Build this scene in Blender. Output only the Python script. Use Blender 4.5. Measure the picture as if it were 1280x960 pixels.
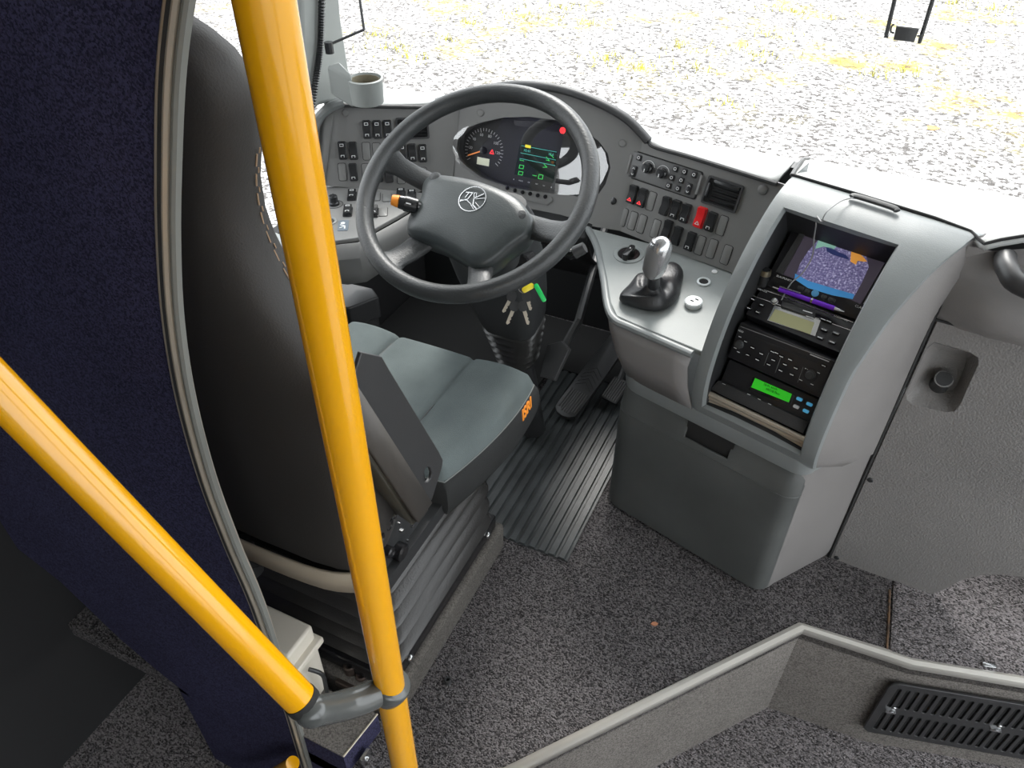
import bpy, bmesh, math, random
import numpy as np
from mathutils import Vector, Matrix
random.seed(7)
for o in list(bpy.data.objects): bpy.data.objects.remove(o)
SC=bpy.context.scene; COL=SC.collection
# ------------------------------------------------------------------ camera
FPX=960.; TH=math.radians(39.7); PS=math.radians(25); RO=math.radians(.5); H=1.45
_f=np.array([-math.sin(PS)*math.cos(TH),math.cos(PS)*math.cos(TH),-math.sin(TH)])
_r0=np.array([math.cos(PS),math.sin(PS),0.]); _u0=np.cross(_r0,_f)
_r=_r0*math.cos(RO)+_u0*math.sin(RO); _u=_u0*math.cos(RO)-_r0*math.sin(RO)
CP=np.array([0,0,H])
cd=bpy.data.cameras.new('camera'); cam=bpy.data.objects.new('camera',cd); COL.objects.link(cam)
cd.sensor_width=36; cd.lens=FPX/1280*36; cd.clip_start=.02; cd.clip_end=300
cam.matrix_world=Matrix(((_r[0],_u[0],-_f[0],0),(_r[1],_u[1],-_f[1],0),(_r[2],_u[2],-_f[2],H),(0,0,0,1)))
SC.camera=cam
# ------------------------------------------------------------------ world and light
W=bpy.data.worlds.new('sky'); SC.world=W; W.use_nodes=True
nt=W.node_tree; bg=nt.nodes['Background']
bg.inputs[0].default_value=(.93,.97,1,1); bg.inputs[1].default_value=2.6
sd=bpy.data.lights.new('sun','SUN'); sd.energy=3.0; sd.angle=math.radians(20); sd.color=(1,.97,.92)
sun=bpy.data.objects.new('sun',sd); COL.objects.link(sun)
sun.rotation_euler=Vector((.25,-.85,-.9)).to_track_quat('-Z','Y').to_euler()
SC.view_settings.view_transform='Standard'; SC.view_settings.look='None'
SC.view_settings.exposure=.55; SC.view_settings.gamma=1; SC.view_settings.use_curve_mapping=False
SC.cycles.use_denoising=True; SC.cycles.max_bounces=8; SC.cycles.transparent_max_bounces=12
SC.cycles.sample_clamp_indirect=6
def portal(name,loc,target,sx,sy,):
    l=bpy.data.lights.new(name,'AREA'); l.shape='RECTANGLE'; l.size=sx; l.size_y=sy; l.cycles.is_portal=True
    o=bpy.data.objects.new(name,l); COL.objects.link(o); o.location=loc
    o.rotation_euler=(Vector(target)-Vector(loc)).to_track_quat('-Z','Y').to_euler()
portal('windscreen_portal',(0,1.9,1.35),(0,0,1.35),2.6,1.5)
portal('right_portal',(1.3,-.95,.9),(0,-.95,.9),4.6,2.4)
portal('left_portal',(-1.3,1.16,1.25),(0,1.16,1.25),.75,1.5)
# ------------------------------------------------------------------ rays and frames
def ray(px,py): return _f+_r*(px-640)/FPX-_u*(py-480)/FPX
def V3(*a): return np.array(a,float)
def zp(px,py,z): d=ray(px,py); return CP+d*((z-H)/d[2])
def yp(px,py,y): d=ray(px,py); return CP+d*(y/d[1])
def xp(px,py,x): d=ray(px,py); return CP+d*(x/d[0])
def dp(px,py,t): return CP+ray(px,py)*t
def un(v): v=np.array(v,float); return v/np.linalg.norm(v)
class Fr:
    def __init__(s,o,ex,ey):
        s.o=np.array(o,float); s.ex=un(ex); n=np.cross(s.ex,np.array(ey,float)); s.n=un(n); s.ey=np.cross(s.n,s.ex)
    def p(s,u,v,w=0): return s.o+s.ex*u+s.ey*v+s.n*w
    def hit(s,px,py,w=0):
        d=ray(px,py); q=CP+d*(((s.o+s.n*w-CP)@s.n)/(d@s.n)); q=q-s.o
        return float(q@s.ex),float(q@s.ey)
    def at(s,u,v,w=0,rot=0):
        c,n=math.cos(rot),math.sin(rot); return Fr(s.p(u,v,w),s.ex*c+s.ey*n,s.ey*c-s.ex*n)
WF=Fr((0,0,0),(1,0,0),(0,1,0))     # floor-parallel frame
E_=V3(.965,-.264,0); M_=V3(.264,.965,0); O_=V3(.083,1.153,0); ZZ=V3(0,0,1)
def CL(X,Y,z): return O_+E_*X+M_*Y+ZZ*z     # console-local to world
# ------------------------------------------------------------------ materials
MATS={}
def mat(name,col,rough=.5,metal=0,bump=0,bscale=60,var=0,vscale=8,coat=0,emit=0,spec=.5,kind='noise',col2=None,mscale=None):
    if name in MATS: return MATS[name]
    m=bpy.data.materials.new(name); m.use_nodes=True; N=m.node_tree.nodes; Lk=m.node_tree.links
    b=N['Principled BSDF']; b.inputs['Roughness'].default_value=rough; b.inputs['Metallic'].default_value=metal
    b.inputs['Specular IOR Level'].default_value=spec
    if coat: b.inputs['Coat Weight'].default_value=coat; b.inputs['Coat Roughness'].default_value=.06
    c=(*col,1)
    tc=N.new('ShaderNodeTexCoord'); co=tc.outputs['Object']
    nz=N.new('ShaderNodeTexNoise'); nz.inputs['Scale'].default_value=vscale; nz.inputs['Detail'].default_value=5
    Lk.new(co,nz.inputs['Vector'])
    r=N.new('ShaderNodeValToRGB'); r.color_ramp.elements[0].position=.3; r.color_ramp.elements[1].position=.7
    v=max(var,.03); a=col2 if col2 else tuple(x*(1-v) for x in col); 
    r.color_ramp.elements[0].color=(*a,1); r.color_ramp.elements[1].color=(*[min(1,x*(1+v)) for x in col],1)
    Lk.new(nz.outputs['Fac'],r.inputs[0]); Lk.new(r.outputs[0],b.inputs['Base Color'])
    if bump:
        t=N.new('ShaderNodeTexNoise') if kind=='noise' else N.new('ShaderNodeTexVoronoi')
        t.inputs['Scale'].default_value=bscale; Lk.new(co,t.inputs['Vector'])
        bu=N.new('ShaderNodeBump'); bu.inputs['Strength'].default_value=bump; bu.inputs['Distance'].default_value=.002
        Lk.new(t.outputs[0],bu.inputs['Height']); Lk.new(bu.outputs[0],b.inputs['Normal'])
    if emit:
        Lk.new(r.outputs[0],b.inputs['Emission Color']); b.inputs['Emission Strength'].default_value=emit
    MATS[name]=m; return m
def carpet(name,dark,light,scale,thr=.5,bump=1.0,stretch=(1,1,1),rot=0,dist=.004):
    m=bpy.data.materials.new(name); m.use_nodes=True; N=m.node_tree.nodes; Lk=m.node_tree.links
    b=N['Principled BSDF']; b.inputs['Roughness'].default_value=.95; b.inputs['Specular IOR Level'].default_value=.15
    tc=N.new('ShaderNodeTexCoord'); mp=N.new('ShaderNodeMapping'); mp.inputs['Scale'].default_value=stretch; mp.inputs['Rotation'].default_value=(0,0,rot)
    Lk.new(tc.outputs['Object'],mp.inputs[0])
    vo=N.new('ShaderNodeTexVoronoi'); vo.inputs['Scale'].default_value=scale; Lk.new(mp.outputs[0],vo.inputs['Vector'])
    nz=N.new('ShaderNodeTexNoise'); nz.inputs['Scale'].default_value=scale*1.7; nz.inputs['Detail'].default_value=3; Lk.new(mp.outputs[0],nz.inputs['Vector'])
    sx=N.new('ShaderNodeSeparateColor'); Lk.new(vo.outputs['Color'],sx.inputs[0])
    mx=N.new('ShaderNodeMath'); mx.operation='MULTIPLY_ADD'; mx.inputs[1].default_value=.55; Lk.new(sx.outputs[0],mx.inputs[0])
    m2=N.new('ShaderNodeMath'); m2.operation='MULTIPLY'; m2.inputs[1].default_value=.5; Lk.new(nz.outputs['Fac'],m2.inputs[0]); Lk.new(m2.outputs[0],mx.inputs[2])
    r=N.new('ShaderNodeValToRGB'); r.color_ramp.elements[0].position=thr-.2; r.color_ramp.elements[1].position=thr+.2
    r.color_ramp.elements[0].color=(*dark,1); r.color_ramp.elements[1].color=(*light,1)
    Lk.new(mx.outputs[0],r.inputs[0])
    # large soft wear variation
    n2=N.new('ShaderNodeTexNoise'); n2.inputs['Scale'].default_value=5; n2.inputs['Detail'].default_value=4; Lk.new(tc.outputs['Object'],n2.inputs['Vector'])
    mm=N.new('ShaderNodeMapRange'); mm.inputs[3].default_value=.75; mm.inputs[4].default_value=1.25; Lk.new(n2.outputs['Fac'],mm.inputs[0])
    mu=N.new('ShaderNodeVectorMath'); mu.operation='SCALE'; Lk.new(r.outputs[0],mu.inputs[0]); Lk.new(mm.outputs[0],mu.inputs['Scale'])
    Lk.new(mu.outputs[0],b.inputs['Base Color'])
    bu=N.new('ShaderNodeBump'); bu.inputs['Strength'].default_value=bump; bu.inputs['Distance'].default_value=dist; bu.invert=True
    Lk.new(vo.outputs['Distance'],bu.inputs['Height']); Lk.new(bu.outputs[0],b.inputs['Normal'])
    MATS[name]=m; return m
m_grey=mat('arch_grey',(.20,.215,.215),.38,bump=.12,bscale=500,var=.05)
m_side=mat('side_grey',(.20,.19,.185),.5,bump=.2,bscale=450,var=.05)
m_panel=mat('panel_grey',(.175,.175,.17),.5,bump=.12,bscale=600,var=.05)
m_shelf=mat('shelf_grey',(.25,.27,.265),.5,bump=.1,bscale=500,var=.08)
m_door=mat('storage_door_grey',(.082,.087,.085),.42,bump=.2,bscale=350,var=.18,vscale=6)
m_lower=mat('lower_panel_grey',(.19,.182,.175),.55,bump=.45,bscale=260,kind='v',var=.06)
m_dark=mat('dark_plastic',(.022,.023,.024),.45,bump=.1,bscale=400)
m_hood=mat('hood_black',(.035,.036,.037),.5,bump=.2,bscale=400)
m_black=mat('gloss_black',(.010,.010,.011),.22)
m_unit=mat('radio_black',(.014,.014,.016),.35)
m_sw=mat('switch_black',(.020,.021,.022),.25)
m_blank=mat('blank_grey',(.185,.186,.18),.45)
m_line=mat('seam_black',(.012,.012,.012),.8)
m_rim=mat('wheel_rubber',(.034,.037,.038),.42,bump=.35,bscale=300,var=.15,vscale=20)
m_hub=mat('wheel_hub',(.040,.048,.049),.36,bump=.15,bscale=400,var=.08)
m_white=mat('white_print',(.75,.76,.76),.5)
m_silver=mat('silver',(.62,.63,.64),.25,1,var=.08)
m_knob=mat('knob_silver',(.55,.56,.57),.22,.85)
m_alu=mat('brushed_aluminium',(.50,.45,.37),.38,.55,bump=.15,bscale=200,var=.1)
m_trimb=mat('edge_trim_grey',(.20,.205,.19),.5,.2)
m_red=mat('switch_red',(.75,.012,.015),.35)
m_yel=mat('yellow_paint',(.82,.38,.001),.20,coat=.5,bump=.03,bscale=30)
m_elb=mat('connector_grey',(.075,.08,.078),.22,coat=.3)
m_leather=mat('boot_leather',(.020,.021,.023),.36,bump=.3,bscale=250)
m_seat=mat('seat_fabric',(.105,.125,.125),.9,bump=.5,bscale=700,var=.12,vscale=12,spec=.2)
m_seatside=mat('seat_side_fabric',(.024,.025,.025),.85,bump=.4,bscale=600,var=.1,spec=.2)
m_back=mat('seat_back_vinyl',(.027,.025,.023),.62,bump=.2,bscale=400)
m_plate=mat('arm_plate',(.030,.030,.031),.5,bump=.1,bscale=500)
m_plate2=mat('arm_plate_brown',(.045,.040,.035),.6,bump=.15,bscale=500)
m_bel=mat('bellows_rubber',(.030,.029,.028),.27,bump=.2,bscale=300)
m_mat=mat('floor_rubber',(.040,.045,.046),.42,bump=.3,bscale=120,var=.35,vscale=14)
m_beige=mat('seat_shell_beige',(.34,.29,.22),.6)
m_box=mat('box_ivory',(.62,.58,.50),.45)
m_trim=mat('step_trim',(.52,.50,.46),.45,.25,bump=.1,bscale=200)
m_felt=carpet('felt',(.105,.096,.088),(.21,.195,.18),420,bump=.5,dist=.0015)
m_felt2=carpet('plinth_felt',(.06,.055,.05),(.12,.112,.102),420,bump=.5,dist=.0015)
m_navy=carpet('navy_felt',(.016,.016,.034),(.052,.050,.102),520,bump=.5,dist=.0015)
m_carpet=carpet('carpet',(.030,.028,.029),(.22,.205,.208),330,thr=.54,stretch=(1,1.35,1),rot=.6)
m_carpet2=carpet('carpet_weave',(.04,.038,.038),(.32,.295,.30),250,thr=.50,stretch=(1,1.6,1),rot=.5)
m_wall=mat('wall_lining',(.30,.31,.31),.6,bump=.2,bscale=200)
m_lining_shade=mat('lining_shade',(.012,.012,.013),.85)  # shade of the left side put into the lining colour
m_ceil=mat('ceiling_lining',(.55,.55,.53),.8)
m_pillar=mat('pillar_grey',(.22,.235,.225),.5,bump=.15,bscale=400)
m_green=mat('key_tag_green',(.02,.55,.12),.4)
m_ytag=mat('key_tag_yellow',(.75,.6,.03),.4)
m_purple=mat('pen_purple',(.18,.03,.62),.25,.3)
m_orange=mat('orange_mark',(.85,.28,.03),.5)
m_lcdg=mat('lcd_green',(.03,.50,.02),.4,emit=.28)
m_lcdy=mat('lcd_olive',(.30,.30,.16),.3,emit=.08)
m_lcdw=mat('lcd_pale',(.75,.78,.62),.4,emit=.25)
m_scrb=mat('screen_dark',(.020,.035,.028),.25)
m_ggr=mat('screen_green',(.05,.75,.12),.5,emit=.5)
m_cyan=mat('screen_cyan',(.1,.55,.5),.5,emit=.4)
m_amber=mat('screen_amber',(.85,.75,.05),.5,emit=.5)
m_redl=mat('warning_red',(.95,.04,.05),.4,emit=.8)
m_ndl=mat('needle_orange',(.95,.32,.08),.4,emit=.3)
m_blue=mat('button_blue',(.10,.35,.62),.4)
m_bluel=mat('key_blue',(.10,.45,.75),.4,emit=.2)
m_tan=mat('stitch_tan',(.32,.22,.14),.8)
m_grass=mat('dry_grass',(.40,.36,.04),.9,var=.4,vscale=3)
m_leaf=mat('leaf_brown',(.45,.20,.11),.7)
m_usb=mat('usb_white',(.72,.76,.77),.35)
m_cream=mat('dashtop_grey',(.46,.47,.46),.55,bump=.15,bscale=400)
def glassmat(name,refl=.08,tint=(1,1,1)):
    m=bpy.data.materials.new(name); m.use_nodes=True; N=m.node_tree.nodes; Lk=m.node_tree.links
    N.remove(N['Principled BSDF']); t=N.new('ShaderNodeBsdfTransparent'); t.inputs[0].default_value=(*tint,1)
    g=N.new('ShaderNodeBsdfGlossy'); g.inputs['Roughness'].default_value=.02
    mx=N.new('ShaderNodeMixShader'); mx.inputs[0].default_value=refl; Lk.new(t.outputs[0],mx.inputs[1]); Lk.new(g.outputs[0],mx.inputs[2])
    Lk.new(mx.outputs[0],N['Material Output'].inputs[0]); return m
m_glass=glassmat('window_glass',.03); m_lens=glassmat('lens_glass',.20)
# ------------------------------------------------------------------ object helpers
def link(name,me,m,parent,label=None):
    o=bpy.data.objects.new(name,me); COL.objects.link(o)
    if m: me.materials.append(m)
    if parent is not None:
        o.parent=parent
        if parent.type=='EMPTY': o.matrix_parent_inverse=Matrix.Translation(-parent.location)
    if label: o['label']=label
    return o
def ob(name,bm,m,parent=None,label=None,ang=35,bev=0,seg=2,solid=0,sub=0):
    bmesh.ops.remove_doubles(bm,verts=bm.verts,dist=1e-6)
    bmesh.ops.recalc_face_normals(bm,faces=bm.faces)
    for f in bm.faces: f.smooth=True
    for e in bm.edges:
        if len(e.link_faces)==2 and not sub: e.smooth=e.calc_face_angle(0)<math.radians(ang)
    me=bpy.data.meshes.new(name); bm.to_mesh(me); bm.free()
    o=link(name,me,m,parent,label)
    if solid:
        s=o.modifiers.new('thickness','SOLIDIFY'); s.thickness=solid; s.offset=-1
    if bev:
        b=o.modifiers.new('bevel','BEVEL'); b.width=bev; b.segments=seg; b.limit_method='ANGLE'; b.angle_limit=math.radians(40); b.harden_normals=False
    if sub:
        s=o.modifiers.new('subdivision','SUBSURF'); s.levels=sub; s.render_levels=sub
    return o
def thing(name,label,cat,loc=(0,0,0),group=None):
    o=bpy.data.objects.new(name,None); COL.objects.link(o); o.location=Vector(tuple(float(a) for a in loc)); o.empty_display_size=.05
    o['label']=label; o['category']=cat
    if group: o['group']=group
    return o
def tag(o,label,cat,group=None):
    o['label']=label; o['category']=cat
    if group: o['group']=group
    return o
def struct(o,label=None):
    o['kind']='structure'
    if label: o['label']=label
    return o
def B(): return bmesh.new()
def vv(bm,p): return bm.verts.new(tuple(float(a) for a in p))
def face(bm,pts):
    vs=[vv(bm,p) for p in pts]
    try: return bm.faces.new(vs)
    except ValueError: return None
def box(bm,lo,hi):
    x0,y0,z0=lo; x1,y1,z1=hi
    v=[vv(bm,p) for p in [(x0,y0,z0),(x1,y0,z0),(x1,y1,z0),(x0,y1,z0),(x0,y0,z1),(x1,y0,z1),(x1,y1,z1),(x0,y1,z1)]]
    for q in [(0,3,2,1),(4,5,6,7),(0,1,5,4),(1,2,6,5),(2,3,7,6),(3,0,4,7)]: bm.faces.new([v[i] for i in q])
def loft(bm,rings,closed=True,cap0=True,cap1=True):
    R=[[vv(bm,p) for p in r] for r in rings]; n=len(R[0])
    for a,b in zip(R,R[1:]):
        for i in range(n if closed else n-1):
            j=(i+1)%n
            try: bm.faces.new([a[i],a[j],b[j],b[i]])
            except ValueError: pass
    if closed and cap0: bm.faces.new(R[0][::-1])
    if closed and cap1: bm.faces.new(R[-1])
    return R
def grid(bm,rows): loft(bm,rows,closed=False)
def prism(bm,F,out,w0,w1,inset=0):
    """outline (u,v) list on frame F from w0 to w1; the top edge drawn in by inset"""
    rings=[[F.p(u,v,w0) for u,v in out]]
    if inset:
        cu=sum(p[0] for p in out)/len(out); cv=sum(p[1] for p in out)/len(out)
        def ins(k):
            r=[]
            for u,v in out:
                d=math.hypot(u-cu,v-cv) or 1; r.append((u-(u-cu)/d*k,v-(v-cv)/d*k))
            return r
        sg=1 if w1>w0 else -1
        rings.append([F.p(u,v,w1-sg*inset) for u,v in out])
        rings.append([F.p(u,v,w1-sg*inset*.3) for u,v in ins(inset*.3)])
        rings.append([F.p(u,v,w1) for u,v in ins(inset)])
    else: rings.append([F.p(u,v,w1) for u,v in out])
    loft(bm,rings)
def rrect(cx,cy,w,h,r,rot=0,n=4):
    r=min(r,w/2-1e-5,h/2-1e-5); pts=[]
    for sx,sy,a0 in ((1,1,0),(-1,1,90),(-1,-1,180),(1,-1,270)):
        for i in range(n+1):
            a=math.radians(a0+90*i/n); pts.append((sx*(w/2-r)+r*math.cos(a),sy*(h/2-r)+r*math.sin(a)))
    c,s=math.cos(rot),math.sin(rot)
    return [(cx+x*c-y*s,cy+x*s+y*c) for x,y in pts]
def circ(cx,cy,r,n=24,ry=None): ry=ry or r; return [(cx+r*math.cos(2*math.pi*i/n),cy+ry*math.sin(2*math.pi*i/n)) for i in range(n)]
def holes(bm,F,outer,inner,w0,w1):
    """plate with through holes"""
    loops=[outer]+inner; top=[]; 
    for lv,w in ((0,w1),(1,w0)):
        es=[]
        for k,l in enumerate(loops):
            vs=[vv(bm,F.p(u,v,w)) for u,v in l]
            if lv==0: top.append(vs)
            else: top[k]=(top[k],vs)
            es+=[bm.edges.new((vs[i],vs[(i+1)%len(vs)])) for i in range(len(vs))]
        bmesh.ops.triangle_fill(bm,use_beauty=True,use_dissolve=False,edges=es)
    for a,b in top:
        for i in range(len(a)):
            j=(i+1)%len(a)
            try: bm.faces.new([a[i],a[j],b[j],b[i]])
            except ValueError: pass
def smoothpath(pts,n=6,closed=False):
    P=[np.array(p,float) for p in pts]; out=[]; N=len(P)
    rng=range(N) if closed else range(N-1)
    for i in rng:
        p0=P[(i-1)%N] if closed or i>0 else P[0]; p1=P[i]; p2=P[(i+1)%N]
        p3=P[(i+2)%N] if closed or i<N-2 else P[-1]
        for k in range(n):
            t=k/n; out.append(.5*((2*p1)+(-p0+p2)*t+(2*p0-5*p1+4*p2-p3)*t*t+(-p0+3*p1-3*p2+p3)*t**3))
    if not closed: out.append(P[-1])
    return out
def tube(bm,pts,r,n=10,closed=False,caps=True,ref=None):
    P=[np.array(p,float) for p in pts]; rings=[]; N=len(P); up=None
    for i in range(N):
        a=P[(i-1)%N] if closed or i>0 else P[i]; b=P[(i+1)%N] if closed or i<N-1 else P[i]
        t=un(b-a)
        if up is None: up=np.array(ref,float) if ref is not None else (V3(0,0,1) if abs(t[2])<.9 else V3(1,0,0))
        s=un(np.cross(t,up)); up=np.cross(s,t); rr=r if not isinstance(r,list) else (r[i] if len(r)==N else r[min(len(r)-1,int(round(i*(len(r)-1)/(N-1))))])
        ra,rb=(rr if hasattr(rr,'__len__') else (rr,rr))
        rings.append([P[i]+s*ra*math.cos(2*math.pi*k/n)+up*rb*math.sin(2*math.pi*k/n) for k in range(n)])
    if closed: rings.append(rings[0])
    loft(bm,rings,cap0=caps and not closed,cap1=caps and not closed)
def lathe(bm,F,prof,n=32,cu=0,cv=0):
    """prof: list of (radius, w)"""
    loft(bm,[[F.p(cu+max(r,1e-5)*math.cos(2*math.pi*k/n),cv+max(r,1e-5)*math.sin(2*math.pi*k/n),w) for k in range(n)] for r,w in prof])
def ribbon(bm,F,pts,wd,w0=0,w1=.0006,closed=False):
    """flat line of width wd drawn on frame F"""
    P=[np.array(p,float) for p in pts]
    if closed: P=P+[P[0]]
    for a,b in zip(P,P[1:]):
        d=b-a; L=np.linalg.norm(d)
        if L<1e-7: continue
        d/=L; s=np.array([-d[1],d[0]])*wd/2; a2=a-d*wd*.3; b2=b+d*wd*.3
        prism(bm,F,[tuple(a2-s),tuple(b2-s),tuple(b2+s),tuple(a2+s)],w0,w1)
def text(body,F,u,v,size,m,parent,w=.0005,name='lettering',rot=0,shear=0,ext=.0002,align='CENTER',sx=1,bold=0):
    c=bpy.data.curves.new(name,'FONT'); c.body=body; c.size=size; c.align_x=align; c.align_y='CENTER'; c.extrude=ext; c.shear=shear; c.offset=bold
    t=bpy.data.objects.new('t',c); COL.objects.link(t); bpy.context.view_layer.update()
    me=bpy.data.meshes.new_from_object(t.evaluated_get(bpy.context.evaluated_depsgraph_get())); bpy.data.objects.remove(t)
    G=F.at(u,v,w,rot)
    for q in me.vertices:
        p=G.p(q.co.x*sx,q.co.y,q.co.z); q.co=Vector(tuple(p))
    me.name=name; return link(name,me,m,parent)
def screw(name,F,u,v,r,m,parent,h=.003,**k):
    bm=B(); lathe(bm,F,[(r,0),(r,h*.5),(r*.8,h*.9),(r*.3,h),(0,h)],14,u,v); return ob(name,bm,m,parent,**k)
def P2(F,l,w=0): return [F.hit(x,y,w) for x,y in l]
# ================================================================== SETTING
FLZ=-.34
stepA=zp(1003,785,0); step0=zp(650,960,0); stepB=zp(1113,820,0); stepC=zp(1140,829,0)
d0=un((step0-stepA)); k=(.443-stepA[1])/d0[1]; stepBack=stepA+d0*k
dR=un(zp(1280,852,0)-stepC); stepR=stepC+dR*(1.25-stepC[0])/dR[0]
edge=[stepBack,stepA,stepB,stepC,stepR]
plat=[(-1.25,.443)]+[(float(p[0]),float(p[1])) for p in edge]+[(1.25,2.0),(-1.25,2.0)]
bm=B(); prism(bm,WF,plat,-.04,0); struct(ob('floor',bm,m_carpet),'dark grey speckled carpet of the driver platform')
bm=B(); box(bm,(-1.25,-3.2,FLZ-.05),(1.25,1.34,FLZ)); struct(ob('floor_lower',bm,m_carpet2),'grey woven carpet of the aisle below the step')
# carpet piece right of the seam
sm=[zp(1112,738,.0),zp(1108,815,.0)]
bm=B(); pr=[tuple(sm[1][:2]+V3(.006,.004)),tuple(zp(1118,822,0)[:2]+V3(0,.006)),tuple(stepC[:2]+V3(0,.008)),tuple(stepR[:2]+V3(0,.008)),(1.24,1.95),tuple(sm[0][:2]+V3(.006,.6)),tuple(sm[0][:2]+V3(.006,0))]
prism(bm,WF,pr,.0003,.004,inset=.002); tag(ob('carpet_mat',bm,m_carpet2),'coarser woven carpet piece at the right, between the pale step edge and side panel','carpet')
bm=B(); tube(bm,smoothpath([sm[0]+V3(0,0,.001),(sm[0]+sm[1])/2+V3(.001,0,.001),sm[1]+V3(0,0,.001)],4),.0028,6); tag(ob('seam_strip',bm,mat('seam_rust',(.22,.13,.07),.9,bump=.5,bscale=300,col2=(.05,.04,.035),vscale=60)),'thin rusty brown strip along the seam between the two carpets','strip')
# riser
bm=B(); rows=[[V3(p[0],p[1],z) for p in edge] for z in (-.001,FLZ)]
rows[0]=[p+V3(0,0,-.004) for p in rows[0]]; grid(bm,rows)
struct(ob('step_riser',bm,m_felt),'brown grey felt covered step side')
# trim on the step edge
def offs(P,d):
    out=[]
    for i,p in enumerate(P):
        a=P[i-1] if i>0 else P[i]; b=P[i+1] if i<len(P)-1 else P[i]
        t=un((b-a)*V3(1,1,0)); out.append(p+V3(t[1],-t[0],0)*d)
    return out
bm=B(); A=offs(edge,.004); Bq=offs(edge,-.014)
prof=[(offs(edge,.005),-.016),(offs(edge,.005),.003),(offs(edge,-.004),.006),(offs(edge,-.013),.003),(offs(edge,-.013),-.002)]
grid(bm,[[p+V3(0,0,z) for p in L_] for L_,z in prof]); struct(ob('trim_1',bm,m_trim,solid=.002),'pale metal edge strip along the step')
# walls and shell
def wallbox(name,lo,hi,m,lab=None):
    bm=B(); box(bm,lo,hi); return struct(ob(name,bm,m),lab)
wallbox('wall_left',(-1.30,.82,FLZ),(-1.25,2.0,.50),m_lining_shade,'lining below the driver side window, blackened as shade')
wallbox('wall_left_upper',(-1.30,-3.2,1.95),(-1.25,1.8,2.2),m_wall)
wallbox('wall_left_rear',(-1.30,-3.2,FLZ),(-1.25,.82,1.95),m_lining_shade)  # left rear windows closed off to keep light and lens reflections out
wallbox('wall_right',(1.25,-3.2,FLZ),(1.30,-.25,.55),m_wall)
wallbox('wall_right_upper',(1.25,-3.2,1.95),(1.30,1.8,2.2),m_wall)
wallbox('wall_right_post',(1.25,-.25,FLZ),(1.30,-.12,1.95),m_wall)
wallbox('wall_right_front',(1.25,1.30,FLZ),(1.30,2.0,.78),m_wall)
wallbox('wall_rear',(-1.30,-3.25,FLZ),(1.30,-3.2,2.2),m_ceil)
wallbox('ceiling',(-1.30,-3.25,2.2),(1.30,1.72,2.25),m_ceil)
def win(name,pts):
    bm=B(); face(bm,pts); return struct(ob(name,bm,m_glass,solid=.005))
win('window_1',[(-1.27,.82,.50),(-1.27,1.50,.50),(-1.27,1.50,1.95),(-1.27,.82,1.95)])
win('window_2',[(1.27,-3.19,.55),(1.27,-.25,.55),(1.27,-.25,1.95),(1.27,-3.19,1.95)])  # unseen; stretched rearwards so the instrument lens reflects sky
win('door_1',[(1.27,-.12,FLZ),(1.27,1.30,FLZ),(1.27,1.30,1.95),(1.27,-.12,1.95)])
base=smoothpath([(-1.25,1.60,.79),(-.95,1.76,.75),(-.5,1.85,.705),(0,1.87,.70),(.5,1.85,.70),(.95,1.76,.70),(1.25,1.60,.70)],5)
bm=B(); grid(bm,[[p for p in base],[p*V3(1,1,0)+V3(0,-.04,1.3) for p in base],[p*V3(1,1,0)+V3(0,-.12,2.2) for p in base]])
struct(ob('window_4',bm,m_glass,solid=.006),'windscreen')
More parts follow.
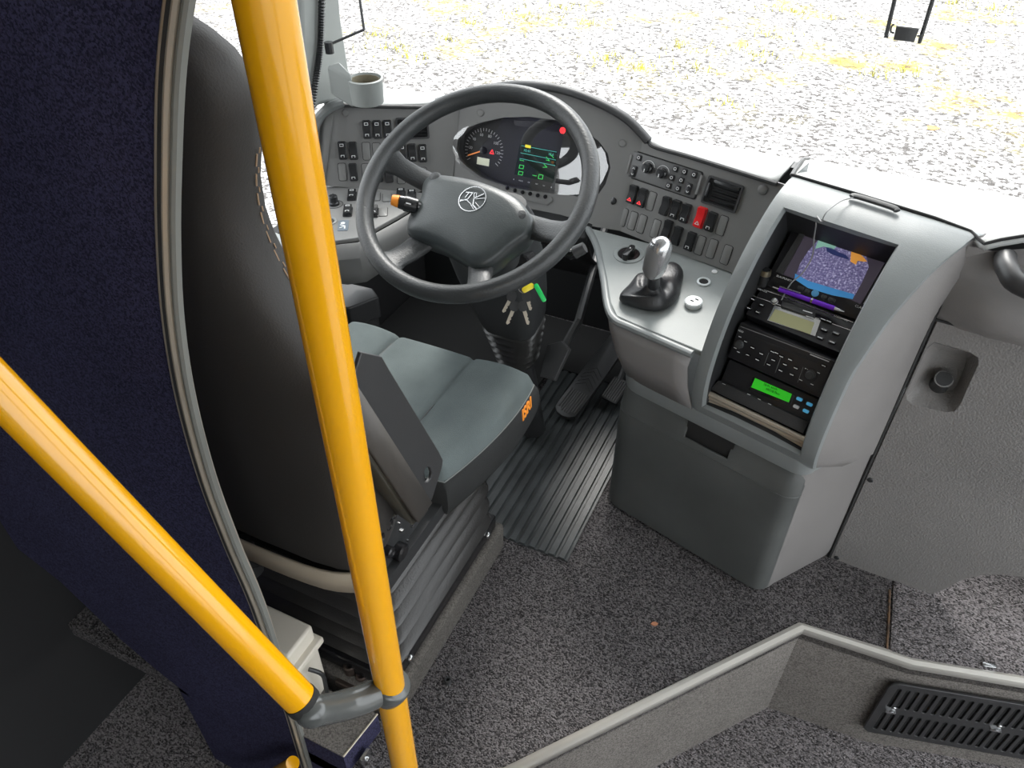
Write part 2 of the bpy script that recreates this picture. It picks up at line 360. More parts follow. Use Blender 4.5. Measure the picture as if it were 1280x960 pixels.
# ground outside
def groundmat():
    m=bpy.data.materials.new('gravel'); m.use_nodes=True; N=m.node_tree.nodes; Lk=m.node_tree.links
    b=N['Principled BSDF']; b.inputs['Roughness'].default_value=.9
    tc=N.new('ShaderNodeTexCoord')
    v=N.new('ShaderNodeTexVoronoi'); v.inputs['Scale'].default_value=34; Lk.new(tc.outputs['Object'],v.inputs['Vector'])
    v2=N.new('ShaderNodeTexVoronoi'); v2.feature='DISTANCE_TO_EDGE'; v2.inputs['Scale'].default_value=34; Lk.new(tc.outputs['Object'],v2.inputs['Vector'])
    s=N.new('ShaderNodeSeparateColor'); Lk.new(v.outputs['Color'],s.inputs[0])
    r=N.new('ShaderNodeValToRGB'); cr=r.color_ramp; cr.elements[0].position=0; cr.elements[0].color=(.05,.042,.038,1); cr.elements[1].position=1; cr.elements[1].color=(.62,.61,.60,1)
    e=cr.elements.new(.22); e.color=(.13,.12,.115,1); e=cr.elements.new(.40); e.color=(.40,.39,.38,1); Lk.new(s.outputs[0],r.inputs[0])
    er=N.new('ShaderNodeValToRGB'); er.color_ramp.elements[0].color=(.18,.17,.16,1); er.color_ramp.elements[1].position=.12; er.color_ramp.elements[1].color=(1,1,1,1); Lk.new(v2.outputs['Distance'],er.inputs[0])
    mu=N.new('ShaderNodeMix'); mu.data_type='RGBA'; mu.blend_type='MULTIPLY'; mu.inputs[0].default_value=1; Lk.new(r.outputs[0],mu.inputs[6]); Lk.new(er.outputs[0],mu.inputs[7])
    nz=N.new('ShaderNodeTexNoise'); nz.inputs['Scale'].default_value=1.5; nz.inputs['Detail'].default_value=9; nz.inputs['Roughness'].default_value=.68; Lk.new(tc.outputs['Object'],nz.inputs['Vector'])
    gr=N.new('ShaderNodeValToRGB'); gr.color_ramp.elements[0].position=.52; gr.color_ramp.elements[0].color=(0,0,0,1); gr.color_ramp.elements[1].position=.66; gr.color_ramp.elements[1].color=(1,1,1,1); Lk.new(nz.outputs['Fac'],gr.inputs[0])
    # the yellow grass is gone near the bus
    sp=N.new('ShaderNodeSeparateXYZ'); Lk.new(tc.outputs['Object'],sp.inputs[0])
    mr=N.new('ShaderNodeMapRange'); mr.inputs[1].default_value=6.6; mr.inputs[2].default_value=8.0; Lk.new(sp.outputs[1],mr.inputs[0])
    ml=N.new('ShaderNodeMath'); ml.operation='MULTIPLY'; Lk.new(gr.outputs[0],ml.inputs[0]); Lk.new(mr.outputs[0],ml.inputs[1])
    n3=N.new('ShaderNodeTexNoise'); n3.inputs['Scale'].default_value=14; n3.inputs['Detail'].default_value=4; Lk.new(tc.outputs['Object'],n3.inputs['Vector'])
    g2=N.new('ShaderNodeValToRGB'); g2.color_ramp.elements[0].position=.38; g2.color_ramp.elements[0].color=(.12,.075,.02,1); g2.color_ramp.elements[1].position=.58; g2.color_ramp.elements[1].color=(.50,.43,.07,1); Lk.new(n3.outputs['Fac'],g2.inputs[0])
    mx=N.new('ShaderNodeMix'); mx.data_type='RGBA'; Lk.new(ml.outputs[0],mx.inputs[0]); Lk.new(mu.outputs[2],mx.inputs[6]); Lk.new(g2.outputs[0],mx.inputs[7])
    Lk.new(mx.outputs[2],b.inputs['Base Color'])
    bu=N.new('ShaderNodeBump'); bu.inputs['Strength'].default_value=.6; bu.inputs['Distance'].default_value=.02; Lk.new(v2.outputs['Distance'],bu.inputs['Height']); Lk.new(bu.outputs[0],b.inputs['Normal'])
    return m
GZ=-1.05
bm=B(); face(bm,[(-60,-40,GZ),(60,-40,GZ),(60,80,GZ),(-60,80,GZ)]); struct(ob('ground',bm,groundmat()),'pale gravel yard outside the windscreen')
# grass tufts on the gravel
bm=B()
spots=[(495,62,.9),(560,50,.5),(655,22,1.3),(700,10,.8),(590,30,.5),(800,85,1.3),(760,75,.7),(870,85,.6),(945,70,1.2),(990,15,1.1),(960,45,.6),(1130,90,.7),(905,128,.4),(520,72,.5),(1240,12,1.0),(1190,5,.7),(1090,95,.5),(735,30,.5),(470,45,.5),(850,60,.5)]
for sx_,sy_,sc_ in spots:
    c=zp(sx_,sy_,GZ)
    for i in range(int(60*sc_)):
        a=random.random()*6.28; rr=random.gauss(0,.22)*sc_; q=c+V3(rr*math.cos(a)*1.5,rr*math.sin(a),0); h=random.uniform(.03,.09); ww=.006
        b_=random.random()*6.28; lean=V3(math.cos(b_),math.sin(b_),0)*h*.9; s=V3(-math.sin(b_),math.cos(b_),0)*ww
        face(bm,[q-s,q+s,q+lean+V3(0,0,h)])
g=tag(ob('grass_tuft',bm,m_grass),'yellow green tufts of dry grass growing through the pale gravel','grass'); g['kind']='stuff'
for i,(lx_,ly_) in enumerate([(1150,233),(1165,160),(1238,52)]):
    c=zp(lx_,ly_,GZ+.01); bm=B(); G=Fr(c,(1,.3*i,0),(0,1,.25)); pts=[(.05*math.cos(a)*(1+.3*math.cos(3*a)),.03*math.sin(a)) for a in np.linspace(0,6.28,14,endpoint=False)]
    prism(bm,G,pts,0,.004); tag(ob('fallen_leaf',bm,mat('leaf_orange',(.7,.35,.08),.7)),['orange fallen leaf lying on the gravel nearest to the dashboard top','orange fallen leaf on the middle of the gravel at the right','orange fallen leaf on the gravel right of the hanging rods'][i],'leaf','fallen leaves on the gravel')
# ================================================================== DASHBOARD
FL=Fr((-.90,1.595,.70),(.85,.527,0),(-.527*.309,.85*.309,.951))
FC=Fr((-.60,1.595,.70),(1,0,0),(0,.309,.951))
FR=Fr(CL(-.45,.287,.70),E_,M_*.309+ZZ*.951)
dash=thing('dashboard','wide grey wraparound driver dashboard with rows of black switches and an oval instrument cluster','dashboard',(-.6,1.6,.6))
def plate(name,F,outer_px,hole_px,m,parent,th=.012,w=0,bev=0,**k):
    bm=B(); holes(bm,F,P2(F,outer_px,w),[P2(F,h,w) for h in hole_px],w-th,w); return ob(name,bm,m,parent,bev=bev,ang=20,**k)
ub=lambda F,X,px,py:F.hit(px,py)
# px outlines of the three faces
xLC=FL.hit(600,180)  # unused guard
bLC_t=FC.o+FC.ex*(-.30)+FC.ey*.11; 
def cpt(x,v): return (x+.60,v)      # FC coords from world x
def Ppix(p):
    d=np.asarray(p)-CP; z=d@_f; return (640+FPX*(d@_r)/z,480-FPX*(d@_u)/z)
jLC_t=Ppix(FC.p(-.30,.115)); jLC_b=Ppix(FC.p(-.30,-.09))
jCR_t=(812,181); jCR_b=(742,283)
def junc(z):
    Y=.287+.325*(z-.7); yc=1.595+.325*(z-.7); X=(yc-O_[1]-M_[1]*Y)/E_[1]; return Ppix(CL(X,Y,z))
jt=junc(.778); jb=junc(.585)
plate('left_switch_face',FL,[(415,131),(470,133),(520,135),jLC_t,jLC_b,(520,241),(450,235),(402,232)],[],m_panel,dash)
lens_px=[(571,186),(573,170),(584,160),(602,153),(630,147),(662,146),(695,150),(725,160),(748,176),(760,192),(763,210),(757,230),(748,243),(728,246),(700,243),(660,238),(630,232),(602,222),(583,208),(574,198)]
plate('cluster_face',FC,[jLC_b,jLC_t,(625,112),(650,109),(690,113),(740,128),(780,150),(jt[0]+1,jt[1]),(jb[0]+1,jb[1]),(735,282),(700,272),(640,262)],[lens_px],m_panel,dash)
plate('right_switch_face',FR,[(jt[0]-1,jt[1]),(988,233),(918,342),(820,307),(jb[0]-1,jb[1])],[],m_panel,dash)
# hood: thick black rim over the faces
def rimtube(name,pts,r,m,parent,n=8,**k):
    bm=B(); tube(bm,smoothpath(pts,5),r,n); return ob(name,bm,m,parent,**k)
ht=[FL.p(*FL.hit(412,131),.006),FL.p(*FL.hit(470,133),.006),FL.p(*FL.hit(530,134),.006)]
hc=[FL.p(*FL.hit(545,128),.01),FC.p(-.29,.118,.012),FC.p(*FC.hit(605,112),.012),FC.p(*FC.hit(650,106),.012),FC.p(*FC.hit(700,111),.012),FC.p(*FC.hit(745,126),.012),FC.p(*FC.hit(785,148),.012),FC.p(*FC.hit(812,176),.01)]
hr=[FC.p(*FC.hit(812,176),.01),FR.p(*FR.hit(822,184),.008),FR.p(*FR.hit(870,198),.005),FR.p(*FR.hit(972,230),.005)]
rimtube('left_rim',ht,.005,m_hood,dash)
bm=B(); tube(bm,smoothpath(hc,5),(.012,.009),12); ob('instrument_hood',bm,m_hood,dash)
rimtube('right_rim',hr,[.008]+[.005]*15,m_hood,dash)
# dash top towards the windscreen
front=[FL.p(*FL.hit(405,129),.0)+V3(0,0,.0),FL.p(*FL.hit(470,131)),FL.p(*FL.hit(540,128)),FC.p(-.29,.118),FC.p(*FC.hit(605,110)),FC.p(*FC.hit(650,104)),FC.p(*FC.hit(700,109)),FC.p(*FC.hit(745,124)),FC.p(*FC.hit(785,146)),FC.p(*FC.hit(814,177)),FR.p(*FR.hit(870,196)),FR.p(*FR.hit(930,214)),FR.p(*FR.hit(972,226))]
front=smoothpath(front,3)
def nb(p):
    q=min(base,key=lambda b:abs(b[0]-p[0]*1.02)); return q
bk=[]
for i,p in enumerate(front):
    x=p[0]*1.0; xs=[b[0] for b in base]
    bk.append(V3(x,np.interp(x,xs,[b[1] for b in base])+.0,np.interp(x,xs,[b[2] for b in base])))
bm=B(); grid(bm,[front,[f*.75+b*.25+V3(0,0,.003) for f,b in zip(front,bk)],[f*.4+b*.6 for f,b in zip(front,bk)],bk]); ob('dash_top',bm,m_cream,dash,solid=.008)
# left wing beside the window
w0=[FL.p(*FL.hit(x,y)) for x,y in [(419,130),(415,165),(411,200),(407,236)]]
wg=[xp(x,y,-1.20) for x,y in [(400,146),(392,172),(390,205),(392,235)]]
bm=B(); grid(bm,[w0,[(a*.6+b*.4)+V3(-.02,.01,.0) for a,b in zip(w0,wg)],wg,[w+V3(-.05,.02,0) for w in wg]]); ob('left_wing',bm,m_panel,dash,solid=.006)
bm=B(); tube(bm,smoothpath([FL.p(*FL.hit(428,128),.004),FL.p(*FL.hit(415,133),.01),xp(400,146,-1.19),xp(388,170,-1.2),xp(384,200,-1.2)],5),.012,10); ob('wing_rim',bm,m_grey,dash)
# left switch shelf
zS=float(FL.p(*FL.hit(450,234))[2]); FS=Fr((-1.05,1.3,zS),(.85,.527,0),(-.527,.85,.0)); 
sh_px=[(400,231),(450,234),(520,240),(550,243),(530,250),(497,270),(466,287),(447,297),(420,301),(398,300)]
bm=B(); prism(bm,FS,P2(FS,sh_px),-.010,0); ob('left_switch_shelf',bm,m_panel,dash,bev=.002)
# bulging fascia beneath the shelf
top=[FS.p(*FS.hit(x,y),-.008) for x,y in [(385,298),(420,302),(447,299),(466,289),(497,272),(530,252),(560,246)]]
ax=V3(-1.05,1.42,0)
rows=[top]
for dz,inw in ((-.03,-.012),(-.075,.0),(-.115,.03),(-.14,.08),(-.15,.16)):
    rows.append([p+V3(0,0,dz)+un((ax-p)*V3(1,1,0))*inw for p in top])
bm=B(); grid(bm,rows); ob('left_fascia',bm,m_panel,dash,solid=.006)
# dark underside below the instruments
bl=[FC.p(*FC.hit(x,y),-.005) for x,y in [(560,250),(640,258),(700,270),(740,282)]]
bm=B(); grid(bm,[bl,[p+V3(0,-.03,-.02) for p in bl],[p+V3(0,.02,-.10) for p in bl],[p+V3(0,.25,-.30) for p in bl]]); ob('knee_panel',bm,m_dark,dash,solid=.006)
# footwell bulkhead (front wall), dark
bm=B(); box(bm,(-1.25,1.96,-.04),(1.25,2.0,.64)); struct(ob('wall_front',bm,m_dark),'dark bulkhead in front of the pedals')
# --- rocker switches
def rocker(F,px,py,w=.0205,h=.043,m=m_sw,parent=dash,mark='both',rot=0,label=None,name='rocker_switch',up=.010,mc=None):
    u,v=F.hit(px,py,up*.6); bm=B()
    prism(bm,F,rrect(u,v,w,h,.004,rot),0,.003,inset=.001)
    G=F.at(u,v,0,rot)
    # rocking cap: two slopes
    prof=[(-h*.46,.004),(-h*.44,up),(-h*.2,up+.0005),(h*.05,up-.0025),(h*.3,up),(h*.44,up+.001),(h*.46,.004)]
    a=w*.43; rings=[]
    for y,z in prof: rings.append([G.p(-a,y,.002),G.p(-a,y,z-.0012),G.p(-a+.0012,y,z),G.p(a-.0012,y,z),G.p(a,y,z-.0012),G.p(a,y,.002)])
    loft(bm,rings)
    o=ob(name,bm,m,parent,label=label)
    if mark:
        b=B()
        K=G.at(0,0,up+.0006)
        if mark in('both','top'): ribbon(b,K,[(-w*.2,h*.24),(w*.2,h*.24),(w*.2,h*.36),(-w*.2,h*.36)],.0012,0,.0006,closed=True)
        if mark in('both','bot'): ribbon(b,K,[(-w*.18,-h*.34),(-w*.18,-h*.24),(w*.18,-h*.24),(w*.18,-h*.34)],.0012,0,.0006)
        if mark=='tri': ribbon(b,K,[(-w*.22,-h*.32),(w*.22,-h*.32),(0,-h*.18)],.0012,0,.0006,closed=True)
        ob('symbol',b,mc or m_white,o)
    return o
def blank(F,px,py,w=.0205,h=.043,rot=0,parent=dash):
    u,v=F.hit(px,py); b=B(); prism(b,F,rrect(u,v,w,h,.005,rot),0,.0006); o=ob('blanking_plate',b,m_line,parent)
    b=B(); prism(b,F,rrect(u,v,w-.0024,h-.0024,.004,rot),0,.0016,inset=.0005); ob('insert',b,m_blank,o)
for x,y,mk in [(458.4,162,'both'),(471.5,162,'both'),(484.6,161.6,'both'),(427.8,188.4,'both'),(441.3,188.8,'bot'),(502.8,191,'both'),(515.4,191,'bot'),(528.5,191.8,'both'),(441.3,215.6,'bot'),(473,217,None),(486,217.5,None)]: rocker(FL,x,y,mark=mk)
for x,y in [(428,215),(458,189),(471,189.5),(457.5,215.5),(501,219),(516,219),(529,220)]: blank(FL,x,y)
for x,y,mk in [(439.6,243,'both'),(434.4,262.5,'both'),(467,263.4,'bot'),(501,242,'top'),(514.6,243.5,'top')]: rocker(FS,x,y,w=.022,h=.046,mark=mk,rot=0)
for x,y in [(470,246),(483.7,247),(478.8,265)]: blank(FS,x,y,w=.022,h=.046)
u,v=FS.hit(429,282); bm=B(); prism(bm,FS,rrect(u,v,.024,.05,.004),0,.001); st=ob('pictogram_sticker',bm,mat('sticker_slate',(.12,.15,.18),.4),dash,label='slate blue sticker with a white seat symbol')
bm=B(); K=FS.at(u,v,.001); lathe(bm,K,[(.005,0),(.005,.0005)],12,-.001,.010); ribbon(bm,K,[(-.006,.002),(.004,-.004),(.004,-.016)],.003); ribbon(bm,K,[(-.007,-.012),(.002,-.006)],.002); ob('symbol',bm,m_white,st)
def knob(F,px,py,r,h,m,parent,ring=None,label=None,ridge=True,name='rotary_knob'):
    u,v=F.hit(px,py,h*.6); bm=B(); lathe(bm,F,[(r,0),(r,h*.25),(r*.82,h*.35),(r*.78,h*.95),(r*.7,h),(0,h)],20,u,v); o=ob(name,bm,m,parent,label=label)
    if ridge:
        b=B(); prism(b,F,rrect(u,v,r*.25,r*1.3,.001),h,h+.0015); ob('pointer',b,m_white if ridge=='w' else m,o)
    if ring:
        b=B(); ribbon(b,F,circ(u,v,ring,24),.0012,0,.0007,closed=True); ob('ring',b,m_line,o)
    return o
knob(FS,416.6,249,.013,.022,m_sw,dash,ring=.021)
u,v=FS.hit(410,277); bm=B(); lathe(bm,FS,[(.02,0),(.02,.002),(.017,.003),(.015,.001),(.0145,.0004),(0,.0004)],24,u,v); o=ob('socket',bm,m_grey,dash); bm=B(); lathe(bm,FS,[(.0142,.0004),(.0142,.0012),(0,.0012)],20,u,v); ob('socket_hole',bm,m_line,o)
screw('screw_cap',FL,*FL.hit(432,141),.0085,m_panel,dash,.004)
screw('screw_cap',FC,*FC.hit(573+28,141),.0085,m_panel,dash,.004)
screw('screw_cap',FC,*FC.hit(778,179),.0085,m_panel,dash,.004)
screw('screw_cap',FR,*FR.hit(953.5,236.7),.010,m_panel,dash,.004)
# --- air vents
def vent(F,quad,slats,parent):
    q=P2(F,quad); bm=B()
    cu=sum(p[0] for p in q)/4; cv=sum(p[1] for p in q)/4; wd=(abs(q[1][0]-q[0][0])+abs(q[2][0]-q[3][0]))/2; hg=(abs(q[0][1]-q[3][1])+abs(q[1][1]-q[2][1]))/2
    holes(bm,F,rrect(cu,cv,wd,hg,.004),[rrect(cu,cv,wd-.008,hg-.008,.003)],0,.005); o=ob('air_vent',bm,m_hood,parent)
    bm=B(); prism(bm,F,rrect(cu,cv,wd-.007,hg-.007,.003),.0002,.0008); ob('duct',bm,m_line,o)
    for i in range(slats):
        y=cv-hg/2+(i+1)*hg/(slats+1)*.92; bm=B(); G=F.at(cu+wd*.06,y,.003); 
        loft(bm,[[G.p(s*(wd*.36),-.0035,-.002),G.p(s*(wd*.36),.0035,.002),G.p(s*(wd*.36),.0038,.001),G.p(s*(wd*.36),-.003,-.003)] for s in(-1,1)]); ob('slat',bm,m_black,o)
    bm=B(); prism(bm,F,rrect(cu+wd*.06,cv+hg*.36,wd*.74,.008,.003),.001,.007,inset=.002); ob('slat',bm,m_sw,o)
    bm=B(); prism(bm,F,rrect(cu-wd*.40,cv,.006,hg*.55,.002),.001,.007,inset=.001); ob('thumbwheel',bm,m_sw,o)
vent(FR,[(887.7,220),(932,232),(919,265.7),(875.5,253.5)],4,dash)
vent(FL,[(495,145),(536,148),(536.6,176),(495,172)],5,dash)
# --- right-hand switches
R1=[(789.6,243,'tri'),(801.6,247.4,'tri'),(830.7,257.6,None),(843.4,262,'bot'),(856,266.8,'bot'),(888,277.4,'bot')]
for x,y,mk in R1: rocker(FR,x,y,mark=mk,mc=m_redl if mk=='tri' else None)
rocker(FR,874.5,272,m=m_red,mark='tri',label='red hazard warning switch with a white triangle',w=.022,h=.046)
for x,y,mk in [(833,287,None),(845.3,295,None),(862,302,'bot')]: rocker(FR,x,y,mark=mk)
for x,y in [(814,251.5),(902.6,282),(779,271.4),(791,276),(802.3,280),(819.5,286),(875,306.6),(890,311),(908,318.5)]: blank(FR,x,y)
knob(FR,767,251,.011,.010,m_sw,dash,ridge=False,name='dimmer_knob')
# --- climate control panel
q=P2(FR,[(790,187),(881,215),(869,249),(777,220)]); cu=sum(p[0] for p in q)/4; cv=sum(p[1] for p in q)/4; wd=(q[1][0]-q[0][0]+q[2][0]-q[3][0])/2; hg=(q[0][1]-q[3][1]+q[1][1]-q[2][1])/2
bm=B(); prism(bm,FR,rrect(cu,cv,wd,hg,.006),0,.0015); cl=ob('climate_panel',bm,m_line,dash)
bm=B(); prism(bm,FR,rrect(cu,cv,wd-.005,hg-.005,.005),0,.0035,inset=.001); ob('face_plate',bm,mat('climate_grey',(.085,.086,.085),.4),cl)
FRc=FR.at(0,0,.0035)
def btn(F,px,py,w,h,m,parent,z=.003,r=.002,mk=True,name='button',mm=None):
    u,v=F.hit(px,py); bm=B(); prism(bm,F,rrect(u,v,w,h,r),0,z,inset=min(.0008,z*.4)); ob(name,bm,m,parent)
    return u,v,z
sym=B()
for x,y in [(844.6,211),(856,214.6),(868,218.3),(840,222),(852,225.3),(836,232),(847.5,235.6),(799,197)]:
    u,v,z=btn(FRc,x,y,.0125,.0125,m_unit,cl); ribbon(sym,FRc.at(u,v,z),circ(0,0,.003,8),.001,0,.0004,closed=True)
for x,y in [(861,236),(792,214)]:
    u,v,z=btn(FRc,x,y,.0135,.024,m_unit,cl); ribbon(sym,FRc.at(u,v,z),[(-.003,.005),(0,.008),(.003,.005)],.001,0,.0004); ribbon(sym,FRc.at(u,v,z),[(-.003,-.005),(0,-.008),(.003,-.005)],.001,0,.0004)
for x,y in [(786.5,205),(874,231)]: btn(FRc,x,y,.005,.042,m_panel,cl,name='slider')
ob('symbol',sym,m_white,cl)
for x,y in [(808,210),(826,216.5)]:
    u,v=FRc.hit(x,y,.008); bm=B(); lathe(bm,FRc,[(.0115,0),(.0115,.006),(.009,.008),(.0085,.015),(0,.0155)],20,u,v); o=ob('knob',bm,m_sw,cl); bm=B(); ribbon(bm,FRc,[(u+.016*math.cos(a),v+.016*math.sin(a)) for a in np.linspace(.3,2.8,12)],.0009); ob('scale',bm,m_white,cl); bm=B(); prism(bm,FRc,rrect(u,v-.005,.002,.007,.0005),.0155,.016); ob('pointer',bm,m_white,cl)
# --- instrument cluster
FCi=FC.at(0,0,-.034)
bm=B(); prism(bm,FCi,P2(FC,lens_px),-.004,0)
clu=ob('instrument_cluster',bm,mat('cluster_black',(.028,.029,.030),.5),dash)
# bezel wall
bm=B(); lp=P2(FC,lens_px); loft(bm,[[FC.p(u,v,0.0) for u,v in lp],[FC.p(u,v,-.034) for u,v in lp]],cap0=False,cap1=False); ob('bezel_wall',bm,m_hood,clu)
# upper ledge carrying the warning lamp
bm=B(); prism(bm,FCi,P2(FCi,[(643,150),(690,152),(722,162),(720,168),(690,163),(645,157)]),0,.006,inset=.001); ob('warning_lamp_bar',bm,m_unit,clu)
u0,v0=FCi.hit(605,188); R0=.052
bm=B()
for i in range(29):
    a=math.radians(215-250*i/28); r1=R0; r0=R0-(.009 if i%4==0 else .006)
    ribbon(bm,FCi,[(u0+r0*math.cos(a),v0+r0*math.sin(a)),(u0+r1*math.cos(a),v0+r1*math.sin(a))],.0013)
ob('gauge_scale',bm,m_white,clu)
for i,tx in enumerate(['20','40','60','80','100','120']):
    a=math.radians(215-250*(i+1)*4/28); text(tx,FCi,u0+.037*math.cos(a),v0+.037*math.sin(a),.0095,m_white,clu,name='gauge_numeral')
a=math.radians(205); bm=B(); ribbon(bm,FCi,[(u0,v0),(u0+.043*math.cos(a),v0+.043*math.sin(a))],.0028,.004,.006); ob('needle',bm,m_ndl,clu)
bm=B(); lathe(bm,FCi,[(.009,0),(.008,.008),(0,.009)],16,u0,v0); ob('needle_hub',bm,m_sw,clu)
bm=B(); prism(bm,FCi,P2(FCi,[(597,196),(612,199),(611,208),(596,205)]),0,.001); ob('odometer',bm,m_lcdw,clu)
u,v=FCi.hit(615,190); bm=B(); ribbon(bm,FCi.at(u,v,0),[(-.005,-.004),(.005,-.004),(0,.005)],.002,0,.0006,closed=True); ob('warning_triangle',bm,m_redl,clu)
u,v=FCi.hit(704.5,163); bm=B(); lathe(bm,FCi.at(u,v,.006),[(.0075,0),(.0075,.001),(0,.001)],16); ob('brake_warning_lamp',bm,m_redl,clu); text('!',FCi.at(u,v,.0073),0,0,.008,m_unit,clu,name='symbol')
scr=[(650,180),(697,189),(692,229),(643,218)]
bm=B(); prism(bm,FCi,P2(FCi,scr),0,.0008); ob('display',bm,m_scrb,clu)
def lines(pairs,F,wd,m,parent,name='display_symbol'):
    bm=B()
    for l in pairs: ribbon(bm,F,P2(F,l),wd,.0009,.0013)
    return ob(name,bm,m,parent)
lines([[(652,182),(696,190)],[(651,191),(695,200)],[(650,198),(694,207)]],FCi,.0010,m_cyan,clu,'display_line')
lines([[(650,206),(655,207),(654,211),(649,210),(650,206)],[(649,214),(654,215),(653,219),(648,218),(649,214)],[(666,219),(671,220)],[(674,218),(679,219),(678,224),(673,223),(674,218)],[(683,196),(687,201),(683,200)],[(680,205),(684,209),(679,209)],[(650,200),(655,201)],[(688,193),(692,197)]],FCi,.0012,m_ggr,clu)
bm=B(); prism(bm,FCi,P2(FCi,[(657,180.5),(664,182),(663.5,185.5),(656.5,184)]),.0009,.0014); ob('display_field',bm,m_amber,clu)
text('10.41',FCi,*FCi.hit(659,188.5),.0085,m_cyan,clu,w=.001,name='display_text'); text('15.6',FCi,*FCi.hit(689,193),.008,m_cyan,clu,w=.001,name='display_text')
for tx,x,y in [('◂',642,224),('MENU',651,226),('OK',661,228),('ESC',671,230),('km',680,232),('▸',689,234)]:
    if tx in '◂▸': bm=B(); prism(bm,FCi,[(FCi.hit(x,y)[0]+dx,FCi.hit(x,y)[1]+dy) for dx,dy in [(-.0015,0),(.0015,-.002),(.0015,.002)]],0,.0006); ob('symbol',bm,m_white,clu)
    else: text(tx,FCi,*FCi.hit(x,y),.0042,m_white,clu,name='button_caption')
# row of six buttons below the lens
bp=P2(FC,[(625,229),(643,236),(690,246),(691,251),(684,256),(640,246),(626,238)]); bm=B(); prism(bm,FC,bp,0,.004,inset=.001); bt=ob('button_strip',bm,m_panel,dash)
for x,y in [(634,235),(643.5,238),(653,240.5),(662.5,242.3),(672,244.3),(681.5,246)]:
    u,v=FC.hit(x,y,.006); bm=B(); lathe(bm,FC,[(.0048,.003),(.0048,.007),(.0036,.009),(0,.0095)],14,u,v); ob('push_button',bm,m_black,bt)
# lens: clear cover, right end bent and gloss raised to mirror the side window
cu=sum(p[0] for p in lp)/len(lp); cv=sum(p[1] for p in lp)/len(lp)
ul=FC.hit(571,190)[0]; um=FC.hit(703,190)[0]; ur=FC.hit(763,210)[0]
def lensw(u):
    if u<um: return .026-.012*(u-ul)/(um-ul)
    return .014-.046*((u-um)/(ur-um))
bm=B(); fu=sorted(set([ul+(ur-ul)*t for t in np.linspace(.002,.998,40)]+[um])); rows=[]
def vspan(u):
    ys=[]
    for (a,b),(c,d) in zip(lp,lp[1:]+lp[:1]):
        if (a-u)*(c-u)<=0 and abs(a-c)>1e-9: ys.append(b+(d-b)*(u-a)/(c-a))
    return (min(ys),max(ys)) if len(ys)>1 else None
for u in fu:
    s2=vspan(u)
    if not s2: continue
    rows.append([FC.p(u,s2[0]+(s2[1]-s2[0])*t,lensw(u)-.003*(2*t-1)**2) for t in np.linspace(0,1,14)])
grid(bm,rows); ob('lens_cover',bm,m_lens,clu,ang=12)
# ================================================================== GEAR CONSOLE + AUDIO TOWER
con=thing('center_console','grey console beside the driver with gear shelf, storage cabinet and arched radio tower','console',CL(-.2,.15,0))
# cabinet body
def cring(z,fy,xr=.0,xbr=.061,xl=-.44):
    pts=[]
    for a in np.linspace(math.pi,1.5*math.pi,6): pts.append((xl+.05+.05*math.cos(a),fy+.05+.05*math.sin(a)))
    for a in np.linspace(1.5*math.pi,2*math.pi,6): pts.append((xr-.035+.035*math.cos(a),fy+.035+.035*math.sin(a)))
    pts+=[(xbr,.205),(xbr,.34),(xl,.34)]
    return [CL(x,y,z) for x,y in pts]
bm=B(); loft(bm,[cring(.001,.012,-.003,.056),cring(.03,.012),cring(.34,.012),cring(.372,.016)]); ob('cabinet_body',bm,m_side,con)
bm=B(); loft(bm,[cring(.372,.018),cring(.374,.006),cring(.40,.000),cring(.425,.004)]); ob('cabinet_rim',bm,m_grey,con)
# storage door with a hand slot
def dprof(z):   # front offset of the door
    return 0 if z<.315 else (z-.315)*.32
def dpath(z):
    fy=dprof(z)-.004; pts=[]
    for a in np.linspace(math.pi,1.5*math.pi,7): pts.append((-.440+.05+.05*math.cos(a),fy+.05+.05*math.sin(a)))
    for x in np.linspace(-.36,-.06,13): pts.append((x,fy))
    for a in np.linspace(1.5*math.pi,1.93*math.pi,6): pts.append((-.004-.035+.035*math.cos(a),fy+.035+.035*math.sin(a)))
    return pts
zs=[.012,.02,.10,.20,.30,.315,.33,.340,.369]; bm=B()
V=[[vv(bm,CL(x,y,z)) for x,y in dpath(z)] for z in zs]; xs=[p[0] for p in dpath(.2)]
def slot(x): return -.262<x<-.155
for i in range(len(zs)-1):
    for j in range(len(xs)-1):
        if zs[i]>=.33 and slot((xs[j]+xs[j+1])/2): continue
        bm.faces.new([V[i][j],V[i][j+1],V[i+1][j+1],V[i+1][j]])
ob('storage_door',bm,m_door,con,solid=.006,bev=.0015,label='dark grey scuffed storage door with a hand slot')
bm=B(); box_pts=[(-.262,.325),(-.155,.325),(-.155,.372),(-.262,.372)]
FD=Fr(CL(0,0,0),E_,ZZ)
prism(bm,FD,box_pts,-.0285,-.0085); ob('hand_slot_recess',bm,m_line,con)
bm=B(); b_=dpath(.315); ribbonp=[CL(x,y-.0008,.315) for x,y in b_]; tube(bm,ribbonp,.0007,5); ob('door_crease',bm,mat('crease_grey',(.09,.095,.095),.4),con)
# shelf
zF=.552; FH=Fr(CL(-.45,0,zF),E_,M_*.992+ZZ*.125)
sh=[(735,284),(748,306),(757,345),(762,378),(770,395),(790,404),(884,443),(900,414),(920,351),(918,341),(820,306)]
holep=[]
bm=B(); prism(bm,FH,P2(FH,sh),-.012,0); ob('gear_shelf',bm,m_shelf,con,bev=.003)
